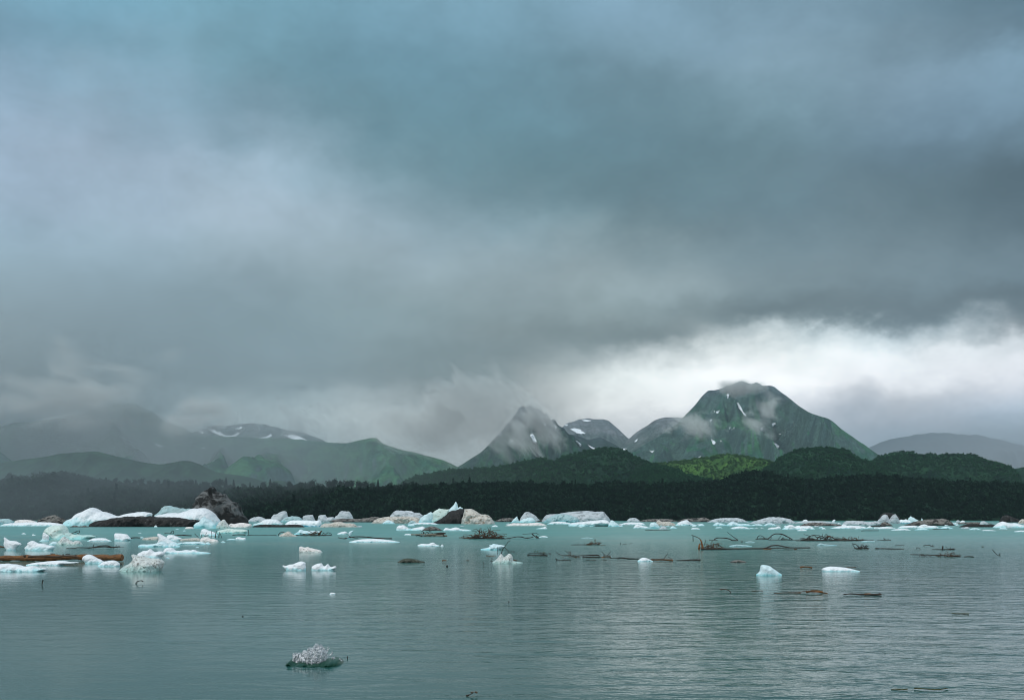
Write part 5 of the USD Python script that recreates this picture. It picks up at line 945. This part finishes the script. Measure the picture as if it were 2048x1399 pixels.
def thicket(path, count, x0, x1, v0, v1, seed, smin, smax, label, fol=None):
    rng = np.random.default_rng(seed)
    x = x0 + (x1 - x0) * rng.random(count); v = v0 + (v1 - v0) * rng.random(count)
    X, Y, Z = sample_hill(path, x, v)
    ok = Z > 0.3
    X, Y, Z = X[ok], Y[ok], Z[ok]; n_ = len(X)
    pi = UsdGeom.PointInstancer.Define(stage, path_of('thicket'))
    tgt = []
    for k in range(5):
        V, f = leaf_cloud(1.0, 0.75, 70, 0.42, 300 + seed * 7 + k, 0.75) if k < 4 else leaf_cloud(0.62, 1.25, 80, 0.34, 390 + k, 1.25, 'spire')
        q = usdkit.mesh(stage, str(pi.GetPath()) + f'/shrub_{k + 1:03d}', (V, f), fol or FOL)
        tgt.append(q.GetPath())
    pi.CreatePrototypesRel().SetTargets(tgt)
    pi.CreateProtoIndicesAttr(Vt.IntArray.FromNumpy(np.where(rng.random(n_) < .012, 4, rng.integers(0, 4, n_)).astype(np.int32) if fol is None else rng.integers(0, 4, n_).astype(np.int32)))
    pi.CreatePositionsAttr(Vt.Vec3fArray.FromNumpy(np.stack([X, Y, Z - .4], 1).astype(np.float32)))
    sc = smin + (smax - smin) * rng.random(n_) ** 3
    sc *= 0.8 + 0.9 * (fbm(np.stack([X / 60, Y / 60, 0 * X], 1), 3, seed) + .2)
    pi.CreateScalesAttr(Vt.Vec3fArray.FromNumpy(np.stack([sc, sc, sc * (.8 + .5 * rng.random(n_))], 1).astype(np.float32)))
    a = rng.random(n_) * 3.14159
    pi.CreateOrientationsAttr(Vt.QuathArray([Gf.Quath(float(math.cos(t)), 0, 0, float(math.sin(t))) for t in a]))
    tag(pi.GetPrim(), label, None, None, 'stuff')
BL = '/World/bluff'
thicket(BL, 26000, px_x(-150, 1000), px_x(2200, 1150), 0.02, 0.80, 5, 1.6, 4.6, 'dense alder and willow thicket covering the shore bluff')

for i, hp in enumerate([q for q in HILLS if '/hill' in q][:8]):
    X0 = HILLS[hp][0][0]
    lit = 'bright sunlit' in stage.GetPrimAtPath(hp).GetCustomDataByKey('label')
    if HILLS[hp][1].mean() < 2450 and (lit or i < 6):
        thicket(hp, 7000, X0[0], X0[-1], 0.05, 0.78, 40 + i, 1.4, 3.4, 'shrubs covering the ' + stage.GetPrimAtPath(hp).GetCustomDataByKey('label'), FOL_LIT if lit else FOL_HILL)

TREE_PROTO = {}
def tree(kind, x, y, z, h, rot, label, group):
    path = path_of('tree')
    if kind not in TREE_PROTO:
        TREE_PROTO[kind] = path
        t = UsdGeom.Xform.Define(stage, path).GetPrim()
        rng = np.random.default_rng(900 + len(TREE_PROTO))
        zz = np.linspace(0, .8, 9)
        trunk = tube_mesh(np.stack([.02 * np.sin(zz * 7), .02 * np.cos(zz * 5), zz], 1), np.linspace(.022, .006, 9), 6, 3, .1)
        limbs = []
        for k in range(7):
            a = rng.random() * 6.28; z_ = .25 + .08 * k; L = .22 * (1 - .5 * k / 7)
            u = np.linspace(0, 1, 4)[:, None]
            limbs.append(tube_mesh(np.array([0, 0, z_]) + u * np.array([math.cos(a) * L, math.sin(a) * L, .12]), np.linspace(.008, .003, 4), 4, k, .1))
        obj('trunk', trimesh.util.concatenate([trunk] + limbs), BARK, t)
        if kind == 'spire':
            V, f = leaf_cloud(.24, .42, 480, .055, 77, .56, 'spire')
        else:
            V, f = leaf_cloud(.26 if kind == 'round' else .36, .32 if kind == 'round' else .26, 420, .055, 78 + len(kind), .62)
        obj('crown', (V, f), FOL_TREE, t)
    else:
        t = UsdGeom.Xform.Define(stage, path).GetPrim()
        t.GetReferences().AddInternalReference(TREE_PROTO[kind]); t.SetInstanceable(True)
        x_ = UsdGeom.Xformable(t); x_.ClearXformOpOrder()
    xf = UsdGeom.Xformable(t)
    xf.ClearXformOpOrder()
    M = Gf.Matrix4d().SetScale(h) * Gf.Matrix4d().SetRotate(Gf.Rotation(Gf.Vec3d(0, 0, 1), rot)) * Gf.Matrix4d().SetTranslate(Gf.Vec3d(x, y, z))
    xf.MakeMatrixXform().Set(M)
    tag(t, label, 'tree', group)
# the trees that stand out against the fog along the bluff's brow: photo column, height in photo px, kind
TREES = [(4,15,'round'),(14,13,'wide'),(22,11,'round'),(33,15,'wide'),(44,13,'round'),(54,16,'round'),(66,12,'spire'),(76,9,'round'),
 (215,8,'round'),(238,9,'wide'),(256,9,'round'),(268,13,'round'),(283,9,'wide'),(300,12,'round'),(318,14,'round'),(328,12,'wide'),(343,13,'round'),(356,14,'wide'),(370,14,'round'),(380,12,'spire'),
 (398,12,'wide'),(418,15,'round'),(427,17,'wide'),(442,17,'spire'),(458,14,'spire'),(480,9,'round'),(492,10,'spire'),(520,13,'round'),(534,15,'spire'),(546,12,'wide'),(574,13,'round'),(592,9,'spire'),(618,15,'round'),
 (650,14,'wide'),(662,17,'round'),(674,15,'wide'),(690,16,'round'),(700,17,'wide'),(716,14,'round'),(730,15,'wide'),(741,12,'round'),(752,15,'spire'),(775,9,'round'),(806,8,'wide'),(1128,8,'round'),(1240,8,'wide'),(1290,9,'round'),(1350,8,'round'),(1410,8,'wide'),(1520,8,'spire'),(1586,10,'spire'),(1600,8,'round'),(1742,7,'wide'),(1985,8,'round'),(2030,9,'wide')]
ORD = 'first second third fourth fifth sixth seventh eighth ninth tenth'.split()
ZONES = [(100, 'by the left edge'), (290, 'above the smooth white slab'), (390, 'above the white dome'), (500, 'over the tall black berg'), (605, 'over the blunt grey peak'), (700, 'over the crumpled pale berg'), (900, 'left of the debris mound'), (1450, 'right of the debris mound'), (2100, 'near the right edge')]
ZC = {}
for i, (tx, th, tk) in enumerate(TREES):
    D = 1120.0
    v_ridge = (2 / 3) * (1 - 0.05)
    x = px_x(tx, D)
    X, Y, Z = sample_hill(BL, np.array([x]), np.array([v_ridge]))
    zone = next(z for z in ZONES if tx < z[0])
    ZC[zone] = ZC.get(zone, -1) + 1
    lab = f"{ORD[ZC[zone]]} bluff tree from the left, {dict(round='rounded', wide='spreading', spire='pointed')[tk]}, {zone[1]}"
    tree(tk, float(X[0]), float(Y[0]), float(Z[0]) - .3, (th * 1.15 + 8) / F * D, (i * 137.5) % 360, lab, f'{tk} trees along the brow of the bluff')
